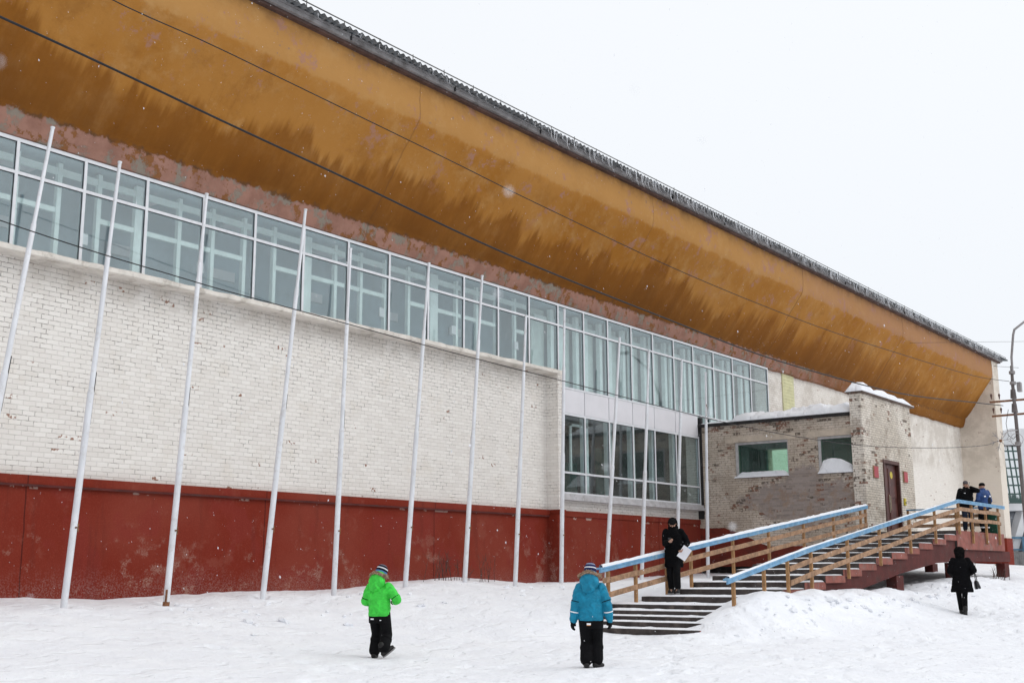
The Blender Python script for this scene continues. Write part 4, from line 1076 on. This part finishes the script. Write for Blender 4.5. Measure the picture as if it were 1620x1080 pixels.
# ------------------------------------------------------------------ people
def fuse(mb, name, mat, voxel=.010, smooth_it=3):
    """union of overlapping solids into one continuous skin"""
    me = mb.mesh(name, mat); o = bpy.data.objects.new('tmp_fuse', me); col.objects.link(o)
    md = o.modifiers.new('r', 'REMESH'); md.mode = 'VOXEL'; md.voxel_size = voxel
    sm = o.modifiers.new('s', 'SMOOTH'); sm.iterations = smooth_it; sm.factor = .5
    dg = bpy.context.evaluated_depsgraph_get()
    nm = bpy.data.meshes.new_from_object(o.evaluated_get(dg)); nm.name = name
    bpy.data.objects.remove(o); bpy.data.meshes.remove(me)
    nm.materials.clear(); nm.materials.append(mat); nm.shade_smooth()
    return nm
def V(*a): return Vector(a)
def hand(mb, wrist, direc, palm_n, side, size=.17, curl=.6, thick=1.0):
    """palm, four fingers of unequal length curled towards the palm normal, thumb from the side of the palm"""
    d = direc.normalized(); n = (palm_n - d*palm_n.dot(d)).normalized(); s = d.cross(n)*side
    r = .0085*size/.17*thick
    L = size*.5
    for k in range(4):
        o = (k-1.5)*size*.105
        base = wrist+d*L+s*o
        mb.capsule(wrist+s*o*.6+d*.01, base, size*.085*thick, size*.062*thick, 8)
        p = base; dd = d.copy(); ll = size*[.20, .235, .225, .17][k]
        for j in range(3):
            ang = curl*(.75+.25*j)
            dd = (dd*math.cos(ang)+n*math.sin(ang)).normalized()
            # keep bending in the same plane
            nn = (n*math.cos(ang)-dd*0).normalized()
            q = p+dd*ll*[.95, .65, .5][j]
            mb.capsule(p, q, r*1.08, r*.92, 7); p = q
    tb = wrist+d*size*.16-s*size*.16
    t1 = tb+(d*.75-s*.55+n*.35).normalized()*size*.20
    t2 = t1+(d*.85+s*.05+n*.6).normalized()*size*.15
    mb.capsule(wrist+d*size*.08-s*size*.05, tb, size*.085*thick, size*.075*thick, 8); mb.capsule(tb, t1, r*1.35, r*1.15, 7); mb.capsule(t1, t2, r*1.15, r*.9, 7)

def bend(a, b, l1, l2, pole):
    """joint between a and b for limb lengths l1, l2, bent towards pole"""
    a, b = Vector(a), Vector(b); d = b-a; D = min(d.length, (l1+l2)*.999); u = d.normalized()
    x = (l1*l1-l2*l2+D*D)/(2*D); h = math.sqrt(max(0, l1*l1-x*x))
    p = (pole-u*pole.dot(u)).normalized()
    return a+u*x+p*h
def boots(root, feet, mat='boot', L=.27, sole='sole'):
    for (ank, yaw, pitch) in feet:
        m = MB(); M = Matrix.Translation(ank) @ Matrix.Rotation(yaw, 4, 'Z') @ Matrix.Rotation(-pitch, 4, 'X')
        k = L/.27
        for a, b, ra, rb in (((0, -.045, -.055), (0, .10, -.066), .050, .046), ((0, .08, -.064), (0, .155, -.068), .046, .036), ((0, 0, -.03), (0, .0, .09), .052, .056), ((0, .03, -.02), (0, .07, -.05), .05, .045)):
            m.capsule(M @ (Vector(a)*k), M @ (Vector(b)*k), ra*k, rb*k, 12)
        b_ = lpart('boot', fuse(m, 'boot', MAT[mat], .009, 2), root)
        s = MB(); s.rings([(0, .055*k, -.118*k, .046*k, .142*k, .8), (0, .055*k, -.096*k, .049*k, .146*k, .8)], 20); s.bm.transform(M)
        lpart('sole', s.mesh('sole', MAT[sole], 40), b_)
def face_parts(root, hc, hr, yaw, pitch):
    M = Matrix.Translation(hc) @ Matrix.Rotation(yaw, 4, 'Z') @ Matrix.Rotation(pitch, 4, 'X')
    for s in (-1, 1):
        m = MB(); m.ell((M @ Vector((s*.033, hr*.93, .006))), (.011, .008, .007)); lpart('eye', m.mesh('eye', MAT['eye'], 180), root)
        m = MB(); m.capsule(M @ Vector((s*.019, hr*.99, .028)), M @ Vector((s*.047, hr*.90, .030)), .0045, .0035, 6); lpart('eyebrow', m.mesh('eyebrow', MAT['eye'], 180), root)
    m = MB(); m.capsule(M @ Vector((-.020, hr*.96, -.058)), M @ Vector((.020, hr*.96, -.058)), .006, .006, 6); lpart('mouth', m.mesh('mouth', MAT['lips'], 180), root)
def head_shapes(mb, hc, yaw, pitch, k=1.0, neck=None):
    M = Matrix.Translation(hc) @ Matrix.Rotation(yaw, 4, 'Z') @ Matrix.Rotation(pitch, 4, 'X')
    rot = M.to_3x3()
    P = lambda *a: M @ (Vector(a)*k)
    mb.ell(P(0, -.008, .03), (.078*k, .098*k, .095*k), rot, 18, 12)
    mb.ell(P(0, .018, -.04), (.062*k, .074*k, .080*k), rot, 16, 10)      # jaw
    mb.ell(P(0, .058, -.088), (.028*k, .024*k, .022*k), rot, 10, 8)      # chin
    mb.capsule(P(0, .088, .012), P(0, .106, -.020), .010*k, .015*k, 8)   # nose
    for s in (-1, 1):
        mb.ell(P(s*.080, -.01, -.005), (.012*k, .022*k, .034*k), rot, 10, 8)
        mb.ell(P(s*.045, .065, -.022), (.020*k, .018*k, .018*k), rot, 8, 6)
    if neck is not None: mb.capsule(neck, P(0, -.012, -.06), .056*k, .054*k, 12)
def fur_ring(name, mat, pts, r, hair, n):
    m = MB()
    m.tube(pts, r, 8)
    for _ in range(n):
        t = random.random()*(len(pts)-1.001); i = int(t); p = Vector(pts[i]).lerp(Vector(pts[i+1]), t-i)
        d = Vector((random.gauss(0, 1), random.gauss(0, 1), random.gauss(0, 1))).normalized()
        q = p+d*(r+hair*random.uniform(.5, 1.1)); w = d.orthogonal().normalized()*.006
        a, b, c = m.bm.verts.new(p+d*r*.7+w), m.bm.verts.new(p+d*r*.7-w), m.bm.verts.new(q); m.face([a, b, c])
    return m.mesh(name, MAT[mat])
def person(label, loc, heading, group=None):
    o = thing('person', label, 'person', loc, group); o.rotation_euler = (0, 0, heading-math.pi/2); return o
def tape(root, a, b, w, n, name='reflective_strip', mat='reflect'):
    a, b, n = Vector(a), Vector(b), Vector(n).normalized(); u = (b-a).normalized(); s = u.cross(n)*w/2; m = MB()
    e = n*.004
    m.hexa([a-s-e, b-s-e, b+s-e, a+s-e, a-s+e, b-s+e, b+s+e, a+s+e]); lpart(name, m.mesh(name, MAT[mat]), root)

def child(label, loc, heading, jacket, hat, walking):
    """school child about 1.5 m tall, seen from behind; +Y is forward"""
    o = person(label, loc, heading)
    k = 1.0
    hipz, shz = .72, 1.18
    hip = [V(-.085, 0, hipz), V(.085, 0, hipz)]
    if walking:
        ank = [V(-.10, .06, .105), V(.165, -.20, .175)]; feet = [(ank[0], .08, 0), (ank[1], -.75, -.60)]
    else:
        ank = [V(-.075, -.02, .105), V(.075, .05, .105)]; feet = [(ank[0], .12, 0), (ank[1], -.55, 0)]
    knee = [bend(hip[i], ank[i], .34, .315, V(0, 1, 0)) for i in (0, 1)]
    sh = [V(-.165, -.01, shz), V(.165, -.01, shz)]
    if walking: wr = [V(-.17, .22, .90), V(.20, .20, .93)]
    else: wr = [V(-.265, .0, .70), V(.275, .03, .71)]
    el = [bend(sh[0], wr[0], .26, .23, V(-.6, -1, -.3)), bend(sh[1], wr[1], .26, .23, V(.9, -1, -.3))]
    hc = V(.0, .05, 1.37); yaw = -.5 if walking else -.25; pit = -.30 if walking else -.1
    b = MB()
    head_shapes(b, hc, yaw, pit, .98, V(0, .0, 1.2))
    b.chain([V(0, 0, 1.2), V(0, 0, 1.0), V(0, 0, .78)], [.06, .11, .10])
    for i in (0, 1):
        b.chain([sh[i], el[i], wr[i]], [.048, .040, .030]); b.chain([hip[i], knee[i], ank[i]], [.075, .055, .040]); b.capsule(ank[i], ank[i]+V(0, .1, -.06), .035, .03)
        hand(b, wr[i], (wr[i]-el[i]), V(-.6 if i else .6, .6, 0), 1 if i else -1, .145, .5)
    lpart('body', fuse(b, 'body', MAT['skin'], .008, 2), o)
    # padded trousers
    t = MB(); t.rings([(0, 0, .64, .155, .115), (0, 0, .74, .168, .125), (0, 0, .84, .165, .12)])
    for i in (0, 1):
        e = ank[i].lerp(knee[i], .10)
        t.chain([hip[i]+V(0, 0, .02), knee[i], ank[i].lerp(knee[i], .42), e], [.108, .088, .094, .098])
        t.capsule(knee[i].lerp(ank[i], .3), knee[i].lerp(ank[i], .36), .100, .100)
    lpart('trousers', fuse(t, 'trousers', MAT['black_cloth'], .010, 2), o)
    boots(o, feet, L=.25)
    # jacket with sleeves
    j = MB()
    j.rings([(0, 0, .695, .182, .138), (0, .0, .75, .190, .146), (0, -.01, .90, .185, .148), (0, -.012, 1.05, .183, .142), (0, -.01, 1.14, .168, .125), (0, .0, 1.20, .125, .105), (0, .01, 1.25, .075, .08)])
    for i in (0, 1):
        m_ = sh[i].lerp(el[i], .5)
        j.chain([sh[i]*.93+V(0, 0, .075), m_, el[i], el[i].lerp(wr[i], .55), wr[i]], [.086, .080, .075, .071, .058])
    # creases
    jm = fuse(j, 'jacket', MAT[jacket], .009, 2)
    for v in jm.vertices:
        c = v.co; nse = mnoise.fractal(Vector((c.x*7, c.y*7, c.z*13)), 1, 2, 3)
        r_ = Vector((c.x, c.y, 0)); fold = math.sin(c.z*62+3*mnoise.noise(Vector((c.x*6, c.y*6, c.z*4))))*max(0, mnoise.noise(Vector((c.x*5, c.y*5, c.z*5+4))))
        v.co += (r_.normalized() if r_.length > .02 else Vector())*(nse*.013+fold*.010)
    lpart('jacket', jm, o)
    m = MB(); m.rings([(0, 0, .585, .176, .130), (0, 0, .64, .180, .135), (0, 0, .705, .178, .134)]); lpart('jacket_hem', fuse(m, 'jacket_hem', MAT['black_cloth'], .010, 2), o)
    # hood lying on the back, its opening framed with fur round the neck
    h = MB()
    hy = -.035
    rz = Matrix.Rotation(yaw*.6, 3, 'Z')
    h.ell(V(0, 0, 1.265)+rz @ V(0, hy-.045, 0), (.150, .125, .135), rz, 20, 14)
    h.ell(V(0, 0, 1.345)+rz @ V(0, hy-.012, 0), (.138, .110, .095), rz, 18, 12)
    h.ell(V(0, 0, 1.185)+rz @ V(0, hy-.10, 0), (.105, .085, .09), rz, 18, 12)
    lpart('hood', fuse(h, 'hood', MAT[jacket], .009, 3), o)
    pts = []
    for a in np.linspace(-.25, math.pi+.25, 15):
        pts.append(V(0, 0, 1.40+.012*math.sin(a))+rz @ V(.150*math.cos(a), -.02-.105*math.sin(a), -.055*abs(math.cos(a))))
    lpart('fur_trim', fur_ring('fur_trim', 'fur', pts, .026, .028, 1500), o)
    # knitted hat
    c = MB(); rot = (Matrix.Rotation(yaw, 3, 'Z') @ Matrix.Rotation(pit, 3, 'X'))
    prof_ = [(.094, 0.0), (.099, .02), (.098, .06), (.090, .10), (.068, .135), (.035, .153), (.006, .157)]
    rings_ = [(0, 0, z, r*.92, r*1.08, .95) for r, z in prof_]
    c.rings(rings_, 26)
    hm = c.mesh('hat', MAT[hat], 180); ho_ = lpart('hat', hm, o); ho_.location = hc + rot @ V(0, -.012, .025); ho_.rotation_euler = (pit-.10, 0, yaw)
    # reflective bits
    yb = -.137
    if walking:
        tape(o, (-.10, -.138, .655), (-.045, -.142, .655), .022, (0, -1, 0)); tape(o, (.06, -.138, .635), (.085, -.136, .635), .014, (0, -1, 0))
    else:
        tape(o, (-.055, -.141, .652), (.005, -.141, .652), .026, (0, -1, 0)); tape(o, (-.055, -.141, .634), (.005, -.141, .634), .008, (0, -1, 0), 'orange_tag', 'orange')
    for i in (0, 1):
        q = sh[i].lerp(el[i], .80); ax = (el[i]-sh[i]).normalized()
        mm = MB(); mm.tube([q-ax*.006, q+ax*.006], .0805, 16, False); lpart('sleeve_tape', mm.mesh('sleeve_tape', MAT['black_cloth'], 180), o)
        q = el[i].lerp(wr[i], .45); ax = (wr[i]-el[i]).normalized()
        mm = MB(); mm.tube([q-ax*.008, q+ax*.008], .0755, 16, False); lpart('sleeve_tape', mm.mesh('sleeve_tape', MAT['reflect'], 180), o)
        g = MB(); hand(g, wr[i], wr[i]-el[i], V(-.6 if i else .6, .6, 0), 1 if i else -1, .16, .5, 1.6); g.capsule(wr[i]-ax*.03, wr[i]+ax*.02, .05, .045)
        lpart('glove', fuse(g, 'glove', MAT['black_cloth'], .007, 2), o)
    return o
zg = gz(14.96, -6.98)
child('child in bright green jacket with fur hood and striped hat walking across the snow', (14.96, -6.98, zg-.02), R(22), 'green_jacket', 'hat_green', True)
zb = gz(15.28, -11.0)
child('child in turquoise jacket with fur trimmed hood standing with arms hanging', (15.28, -11.0, zb-.012), R(30), 'blue_jacket', 'hat_blue', False)

def adult(label, loc, heading, H, coat, legs, head, coat_to=.62, wr=None, hands='skin', coat_r=(.20, .145), stance=None, flare=0.0, poles=(V(-.5, -1, -.2), V(.5, -1, -.2)), hyaw=0.0, hpitch=0.0, eyes=False, curl=(.5, .5), palm=None, trouser_r=.085, collar=True, boots_mat='boot', sleeve=.070):
    o = person(label, loc, heading)
    k = H/1.75
    hipz, shz = .92*k, 1.43*k
    hip = [V(-.095*k, 0, hipz), V(.095*k, 0, hipz)]
    ank = stance or [V(-.11*k, 0, .105), V(.11*k, .02, .105)]
    feet = [(ank[0], .15, 0), (ank[1], -.15, 0)]
    if stance and len(stance) > 2: feet = stance[2]; ank = stance[:2]
    knee = [bend(hip[i], ank[i], .43*k, .41*k, V(0, 1, 0)) for i in (0, 1)]
    sh = [V(-.19*k, -.01, shz), V(.19*k, -.01, shz)]
    wr = wr or [V(-.27*k, .05, .86*k), V(.27*k, .05, .86*k)]
    el = [bend(sh[i], wr[i], .30*k, .265*k, poles[i]) for i in (0, 1)]
    hc = V(0, .035, 1.615*k)
    b = MB(); head_shapes(b, hc, hyaw, hpitch, k, V(0, 0, 1.46*k))
    b.chain([V(0, 0, 1.44*k), V(0, 0, 1.2*k), V(0, 0, .97*k)], [.07*k, .125*k, .115*k])
    for i in (0, 1):
        b.chain([sh[i], el[i], wr[i]], [.052*k, .043*k, .032*k]); b.chain([hip[i], knee[i], ank[i]], [.082*k, .058*k, .042*k]); b.capsule(ank[i], ank[i]+V(0, .12, -.06), .037, .03)
        pn = palm[i] if palm else V(.7 if i == 0 else -.7, .5, 0)
        hand(b, wr[i], wr[i]-el[i], pn, 1 if i else -1, .175*k, curl[i])
    lpart('body', fuse(b, 'body', MAT['skin'], .0085, 2), o)
    if eyes: face_parts(o, hc, .098*k, hyaw, hpitch)
    t = MB(); t.rings([(0, 0, .84*k, .165*k, .12*k), (0, 0, 1.0*k, .175*k, .13*k)])
    for i in (0, 1):
        t.chain([hip[i], knee[i], ank[i].lerp(knee[i], .3), ank[i].lerp(knee[i], .10)], [.108*k, trouser_r*k, trouser_r*.92*k, trouser_r*.92*k])
    lpart('trousers', fuse(t, 'trousers', MAT[legs], .011, 2), o)
    boots(o, feet, boots_mat, .28*k)
    j = MB(); rx, ry = coat_r[0]*k, coat_r[1]*k; z0 = coat_to*k
    j.rings([(0, 0, z0, rx*(1+flare), ry*(1+flare)), (0, 0, z0+.05, rx*(1+flare), ry*(1+flare)), (0, 0, 1.0*k, rx*.99, ry), (0, -.005, 1.2*k, rx*1.0, ry*1.02), (0, -.01, 1.36*k, rx*.99, ry*.95), (0, -.005, 1.45*k, rx*.72, ry*.75), (0, .005, 1.52*k, .085*k, .09*k)])
    for i in (0, 1): j.chain([sh[i]*.94+V(0, 0, .085*k), sh[i].lerp(el[i], .5), el[i], wr[i].lerp(el[i], .06)], [.086*k, (sleeve+.006)*k, sleeve*k, .052*k])
    if collar: j.rings([(0, .0, 1.46*k, .10*k, .105*k), (0, .01, 1.56*k, .088*k, .092*k)])
    jm = fuse(j, 'coat', MAT[coat], .011, 2)
    for v in jm.vertices:
        c = v.co; nse = mnoise.fractal(Vector((c.x*6, c.y*6, c.z*11)), 1, 2, 3)
        r_ = Vector((c.x, c.y, 0)); v.co += (r_.normalized() if r_.length > .03 else Vector())*nse*.012
    lpart('coat', jm, o)
    if hands != 'skin':
        for i in (0, 1):
            g = MB(); pn = palm[i] if palm else V(.7 if i == 0 else -.7, .5, 0)
            hand(g, wr[i], wr[i]-el[i], pn, 1 if i else -1, .185*k, curl[i], 1.5); lpart('glove', fuse(g, 'glove', MAT[hands], .008, 2), o)
    M = Matrix.Translation(hc) @ Matrix.Rotation(hyaw, 4, 'Z') @ Matrix.Rotation(hpitch, 4, 'X')
    if head[0] == 'cap':
        c = MB(); c.rings([(0, -.006, z, r*.90, r*1.12, .95) for r, z in ((.086, .028), (.092, .035), (.091, .075), (.078, .112), (.045, .136), (.008, .142))], 24)
        c.bm.transform(M @ Matrix.Scale(k, 4)); lpart('hat', c.mesh('hat', MAT[head[1]], 180), o)
    elif head[0] == 'hood':      # hood up over a knitted cap
        c = MB(); c.ell(M @ V(0, -.028, .0), (.118*k, .125*k, .150*k), M.to_3x3(), 20, 14); c.ell(M @ V(0, -.03, -.12), (.125*k, .12*k, .09*k), M.to_3x3(), 18, 12)
        hm = c.mesh('hood', MAT[head[1]], 180); bm = bmesh.new(); bm.from_mesh(hm); Mi = M.inverted()
        dl = [v for v in bm.verts if (Mi @ v.co).y > .045 and -.13 < (Mi @ v.co).z < .1]; bmesh.ops.delete(bm, geom=dl, context='VERTS'); bm.to_mesh(hm); bm.free(); hm.shade_smooth()
        lpart('hood', hm, o)
        c = MB(); c.rings([(0, .004, z, r*.90, r*1.14, .95) for r, z in ((.086, .020), (.092, .03), (.091, .075), (.078, .112), (.045, .136), (.008, .142))], 24)
        c.bm.transform(M @ Matrix.Scale(k, 4)); lpart('hat', c.mesh('hat', MAT['black_knit'], 180), o)
    elif head[0] == 'furhat':
        c = MB(); c.ell(M @ V(0, -.01, .045), (.128*k, .135*k, .125*k), M.to_3x3(), 22, 14); c.ell(M @ V(0, -.03, -.06), (.115*k, .10*k, .11*k), M.to_3x3(), 18, 12)
        me_ = fuse(c, 'fur_hat', MAT[head[1]], .011, 2); bm = bmesh.new(); bm.from_mesh(me_); bm.verts.ensure_lookup_table(); vs = list(bm.verts)
        for v in random.sample(vs, min(1300, len(vs))):
            d = (v.normal+Vector((random.gauss(0, .35), random.gauss(0, .35), random.gauss(0, .35)))).normalized(); w_ = d.orthogonal().normalized()*.006
            bm.faces.new([bm.verts.new(v.co+w_), bm.verts.new(v.co-w_), bm.verts.new(v.co+d*random.uniform(.015, .032))])
        bm.to_mesh(me_); bm.free(); lpart('fur_hat', me_, o)
    return o, dict(k=k, sh=sh, el=el, wr=wr, hc=hc, ank=ank, knee=knee)
def local_to_world(o, p): return Matrix.Translation(o.location) @ Matrix.Rotation(o.rotation_euler.z, 4, 'Z') @ Vector(p)
def held(name, mb, mat, o, label, cat, bevel=0):
    if bevel: bmesh.ops.bevel(mb.bm, geom=mb.bm.edges[:], offset=bevel, segments=2, affect='EDGES')
    ob = bpy.data.objects.new(name, mb.mesh(name, mat, 40)); col.objects.link(ob); ob.location = o.location; ob.rotation_euler = o.rotation_euler
    return tag(ob, label, cat)

# man on the steps, reading his phone
ph = [V(-.25, .10, 1.02), V(.03, .33, 1.18)]
man, J = adult('man in long black hooded coat on the steps looking down at his phone', (25.0, -7.0, .885), R(196), 1.74, 'coat_black', 'black_cloth', ('hood', 'coat_black'), coat_to=.60,
    wr=ph, stance=[V(-.085, .05, .105), V(.10, -.10, .105)], flare=.04, poles=(V(-.45, -1, -.1), V(.55, -.5, -1)), hpitch=-.50, hyaw=.12, eyes=True, curl=(.8, .75), palm=[V(.8, .3, .2), V(-.3, -.5, .85)], coat_r=(.215, .16), sleeve=.078)
m = MB(); c = ph[1]+V(-.045, .085, .045)
M_ = Matrix.Translation(c) @ Matrix.Rotation(.75, 4, 'X'); m.box(-.036, .036, -.07, .07, -.004, .004); m.bm.transform(M_)
held('phone', m, MAT['phone'], man, 'black phone held in the hand of the man on the steps', 'phone')
m = MB(); M_ = Matrix.Translation(ph[0]+V(-.075, .03, -.02)) @ Matrix.Rotation(.15, 4, 'Z') @ Matrix.Rotation(-.62, 4, 'Y')
for q in range(4): m.box(-.11-q*.004, .10, -.006+q*.004, -.004+q*.004, -.24, .05+q*.005)
m.bm.transform(M_); held('papers', m, MAT['paper'], man, 'white sheets of paper held under the arm of the man on the steps', 'papers')

# woman walking away
zw = gz(31.2, -11.75)
wom, J = adult('woman in black coat and fur hat walking away with a shoulder bag', (31.2, -11.75, zw-.015), R(24), 1.66, 'coat_black', 'black_cloth', ('furhat', 'dark_fur'), coat_to=.60,
    wr=[V(-.20, .20, .98), V(.24, .14, 1.02)], hands='black_cloth', stance=[V(-.035, .16, .115), V(.03, -.06, .105), [(V(-.035, .16, .115), 0, .2), (V(.03, -.06, .105), -.1, -.15)]], flare=.28, coat_r=(.225, .165), trouser_r=.070, sleeve=.080)
m = MB(); m.rings([(0, 0, -.15, .065, .17, .7), (0, 0, -.12, .07, .18, .7), (0, 0, .02, .05, .15, .7), (0, 0, .06, .02, .13, .7)], 22); m.bm.transform(Matrix.Translation((.355, .04, .80)) @ Matrix.Rotation(-.18, 4, 'Y'))
hb = held('handbag', m, MAT['bag'], wom, 'black leather bag hanging at the side of the woman in the fur hat', 'bag')
m = MB(); m.tube([(.35, .14, .86), (.33, .10, 1.05), (.27, .02, 1.22), (.17, -.01, 1.40), (.24, -.06, 1.2), (.34, -.05, 1.0), (.355, -.07, .86)], .010, 6); lpart('strap', m.mesh('strap', MAT['bag'], 180), hb)

# two men on the landing
m1, J = adult('man in black jacket and grey hat on the landing raising a hand to his cheek', (41.15, -9.16, 2.608), R(203), 1.72, 'black_cloth', 'dark_jean', ('cap', 'grey_knit'), coat_to=.86,
    wr=[V(-.125, .17, 1.50), V(.26, .06, .88)], poles=(V(-1, .25, -.6), V(.6, -1, -.2)), eyes=True, hyaw=-.1, hpitch=-.08, curl=(.9, .5), palm=[V(.8, -.5, .2), V(-.7, .4, 0)], coat_r=(.225, .165), sleeve=.080)
m = MB(); M_ = Matrix.Translation((-.105, .125, 1.60)) @ Matrix.Rotation(-.25, 4, 'Y') @ Matrix.Rotation(-.3, 4, 'Z'); m.box(-.005, .005, -.035, .035, -.07, .07); m.bm.transform(M_)
held('phone', m, MAT['phone'], m1, 'phone held to the cheek of the man in the grey hat', 'phone')
tape(m1, (.035, .17, 1.30), (.085, .165, 1.305), .02, (0, 1, .1), 'chest_logo')
m2, J = adult('man in royal blue and black jacket on the landing with his back turned', (42.72, -9.28, 2.608), R(60), 1.74, 'royal_blue', 'black_cloth', ('cap', 'black_knit'), coat_to=.84,
    wr=[V(-.20, .22, 1.02), V(.22, .14, .94)], hands='black_cloth', hyaw=.75, coat_r=(.225, .165), sleeve=.078)
k = m2['label'] and 1
m = MB(); m.rings([(.10, -.03, .84, .135, .148, .8), (.10, -.03, 1.0, .135, .150, .8), (.10, -.035, 1.18, .133, .147, .8), (.105, -.035, 1.24, .11, .13, .8)]); lpart('jacket_panel', fuse(m, 'jacket_panel', MAT['navy'], .011, 2), m2)
tape(m2, (-.13, -.168, 1.26), (-.06, -.178, 1.27), .045, (-.2, -1, .1)); tape(m2, (.09, -.186, 1.27), (.16, -.182, 1.27), .05, (.1, -1, .1))
for i in (0, 1):
    q = J['ank'][i].lerp(J['knee'][i], .22); mm = MB(); mm.tube([q, q+V(0, 0, .045)], .088, 18, False); lpart('cuff_tape', mm.mesh('cuff_tape', MAT['reflect'], 180), m2)

# ------------------------------------------------------------------ falling snow
fl = MB()
def flake(p, r, el):
    d = Vector((random.gauss(.25, .25), random.gauss(0, .2), -1)).normalized(); a = d.orthogonal().normalized(); b = d.cross(a)
    vs = [fl.bm.verts.new(p+d*r*el), fl.bm.verts.new(p-d*r*el)] + [fl.bm.verts.new(p+(a*math.cos(t)+b*math.sin(t))*r) for t in (0, 1.57, 3.14, 4.71)]
    for i in range(4):
        u, w_ = vs[2+i], vs[2+(i+1) % 4]; fl.face([vs[0], u, w_]); fl.face([vs[1], w_, u])
for _ in range(8000):
    p = Vector((random.uniform(1.5, 46), random.uniform(-19.5, -1.7), random.uniform(.2, 13)))
    if (p-Vector((0, -21, 1.4))).length < 3: continue
    flake(p, random.uniform(.0018, .0042), random.uniform(1.3, 2.8))
for _ in range(14):      # a few that happen to drift by close up
    dpt = random.uniform(.3, .7)
    yawf = R(random.uniform(14, 62)); el_ = R(random.uniform(-4, 27))
    p = Vector((0, -21, 1.4))+Vector((math.cos(yawf)*math.cos(el_), math.sin(yawf)*math.cos(el_), math.sin(el_)))*dpt
    flake(p, random.uniform(.0006, .0014), 1.3)
tag(fl.build('falling_snow', MAT['flake'], None), 'countless small snowflakes falling through the air', kind='stuff')

# ------------------------------------------------------------------ sky, light, camera
w = bpy.data.worlds.new('World'); scene.world = w; w.use_nodes = True; w.node_tree.nodes.clear(); q = NT(w.node_tree)
SUN_EL, SUN_AZ = 40, 300        # degrees; azimuth measured from +X towards +Y
sky = q.n('ShaderNodeTexSky', sky_type='NISHITA'); sky.sun_disc = False; sky.sun_elevation = R(SUN_EL); sky.sun_rotation = R(90-SUN_AZ); sky.dust_density = 6; sky.air_density = 1.5
hs = q.n('ShaderNodeHueSaturation', {'Saturation': .2, 'Color': sky.outputs[0]}).outputs[0]
gen = q.n('ShaderNodeTexCoord').outputs['Generated']; s = q.sep(gen)
cl = q.noise(gen, 1.4, 4, .5)
up_ = q.step(s[2], .50, 1.0, 1.0, 1.15)
base = q.mix(q.step(s[2], .0, .55), c4((7.8, 8.2, 8.75)), c4((8.25, 8.5, 8.85)))
base = q.mix(q.m('MULTIPLY', q.step(cl, .35, .7), .5), base, c4((7.95, 8.2, 8.55)))
base = q.n('ShaderNodeVectorMath', {0: base, 3: up_}, operation='SCALE').outputs[0]
ov = q.mix(.12, base, hs)
bg = q.n('ShaderNodeBackground', {'Color': ov, 'Strength': .1}); o = q.n('ShaderNodeOutputWorld'); w.node_tree.links.new(bg.outputs[0], o.inputs[0])
sun = bpy.data.lights.new('sun', 'SUN'); sun.energy = .5; sun.angle = R(35); sun.color = (1.0, .97, .93)
so_ = bpy.data.objects.new('sun', sun); col.objects.link(so_)
sd = Vector((math.cos(R(SUN_AZ))*math.cos(R(SUN_EL)), math.sin(R(SUN_AZ))*math.cos(R(SUN_EL)), math.sin(R(SUN_EL))))
so_.location = sd*60; so_.rotation_euler = sd.to_track_quat('Z', 'Y').to_euler()

cam = bpy.data.cameras.new('camera'); co = bpy.data.objects.new('camera', cam); col.objects.link(co); scene.camera = co
f_px, th, az, ro = 1875.3, .191509, .643380, -.004024
fw = Vector((math.cos(az)*math.cos(th), math.sin(az)*math.cos(th), math.sin(th))); rt = Vector((math.sin(az), -math.cos(az), 0)); upv = rt.cross(fw)
r2 = rt*math.cos(ro)+upv*math.sin(ro); u2 = -rt*math.sin(ro)+upv*math.cos(ro)
co.matrix_world = Matrix(((r2.x, u2.x, -fw.x, 0), (r2.y, u2.y, -fw.y, -21.0), (r2.z, u2.z, -fw.z, 1.4), (0, 0, 0, 1)))
cam.sensor_width = 36; cam.lens = 36*f_px/1620; cam.clip_end = 3000; cam.clip_start = .05
cam.dof.use_dof = True; cam.dof.focus_distance = 26; cam.dof.aperture_fstop = 9.7
scene.render.resolution_x, scene.render.resolution_y = 1024, 682
scene.view_settings.view_transform = 'Standard'; scene.view_settings.look = 'None'; scene.view_settings.exposure = .30; scene.view_settings.gamma = 1
scene.cycles.use_denoising = True
scene.cycles.max_bounces = 8; scene.cycles.transparent_max_bounces = 16
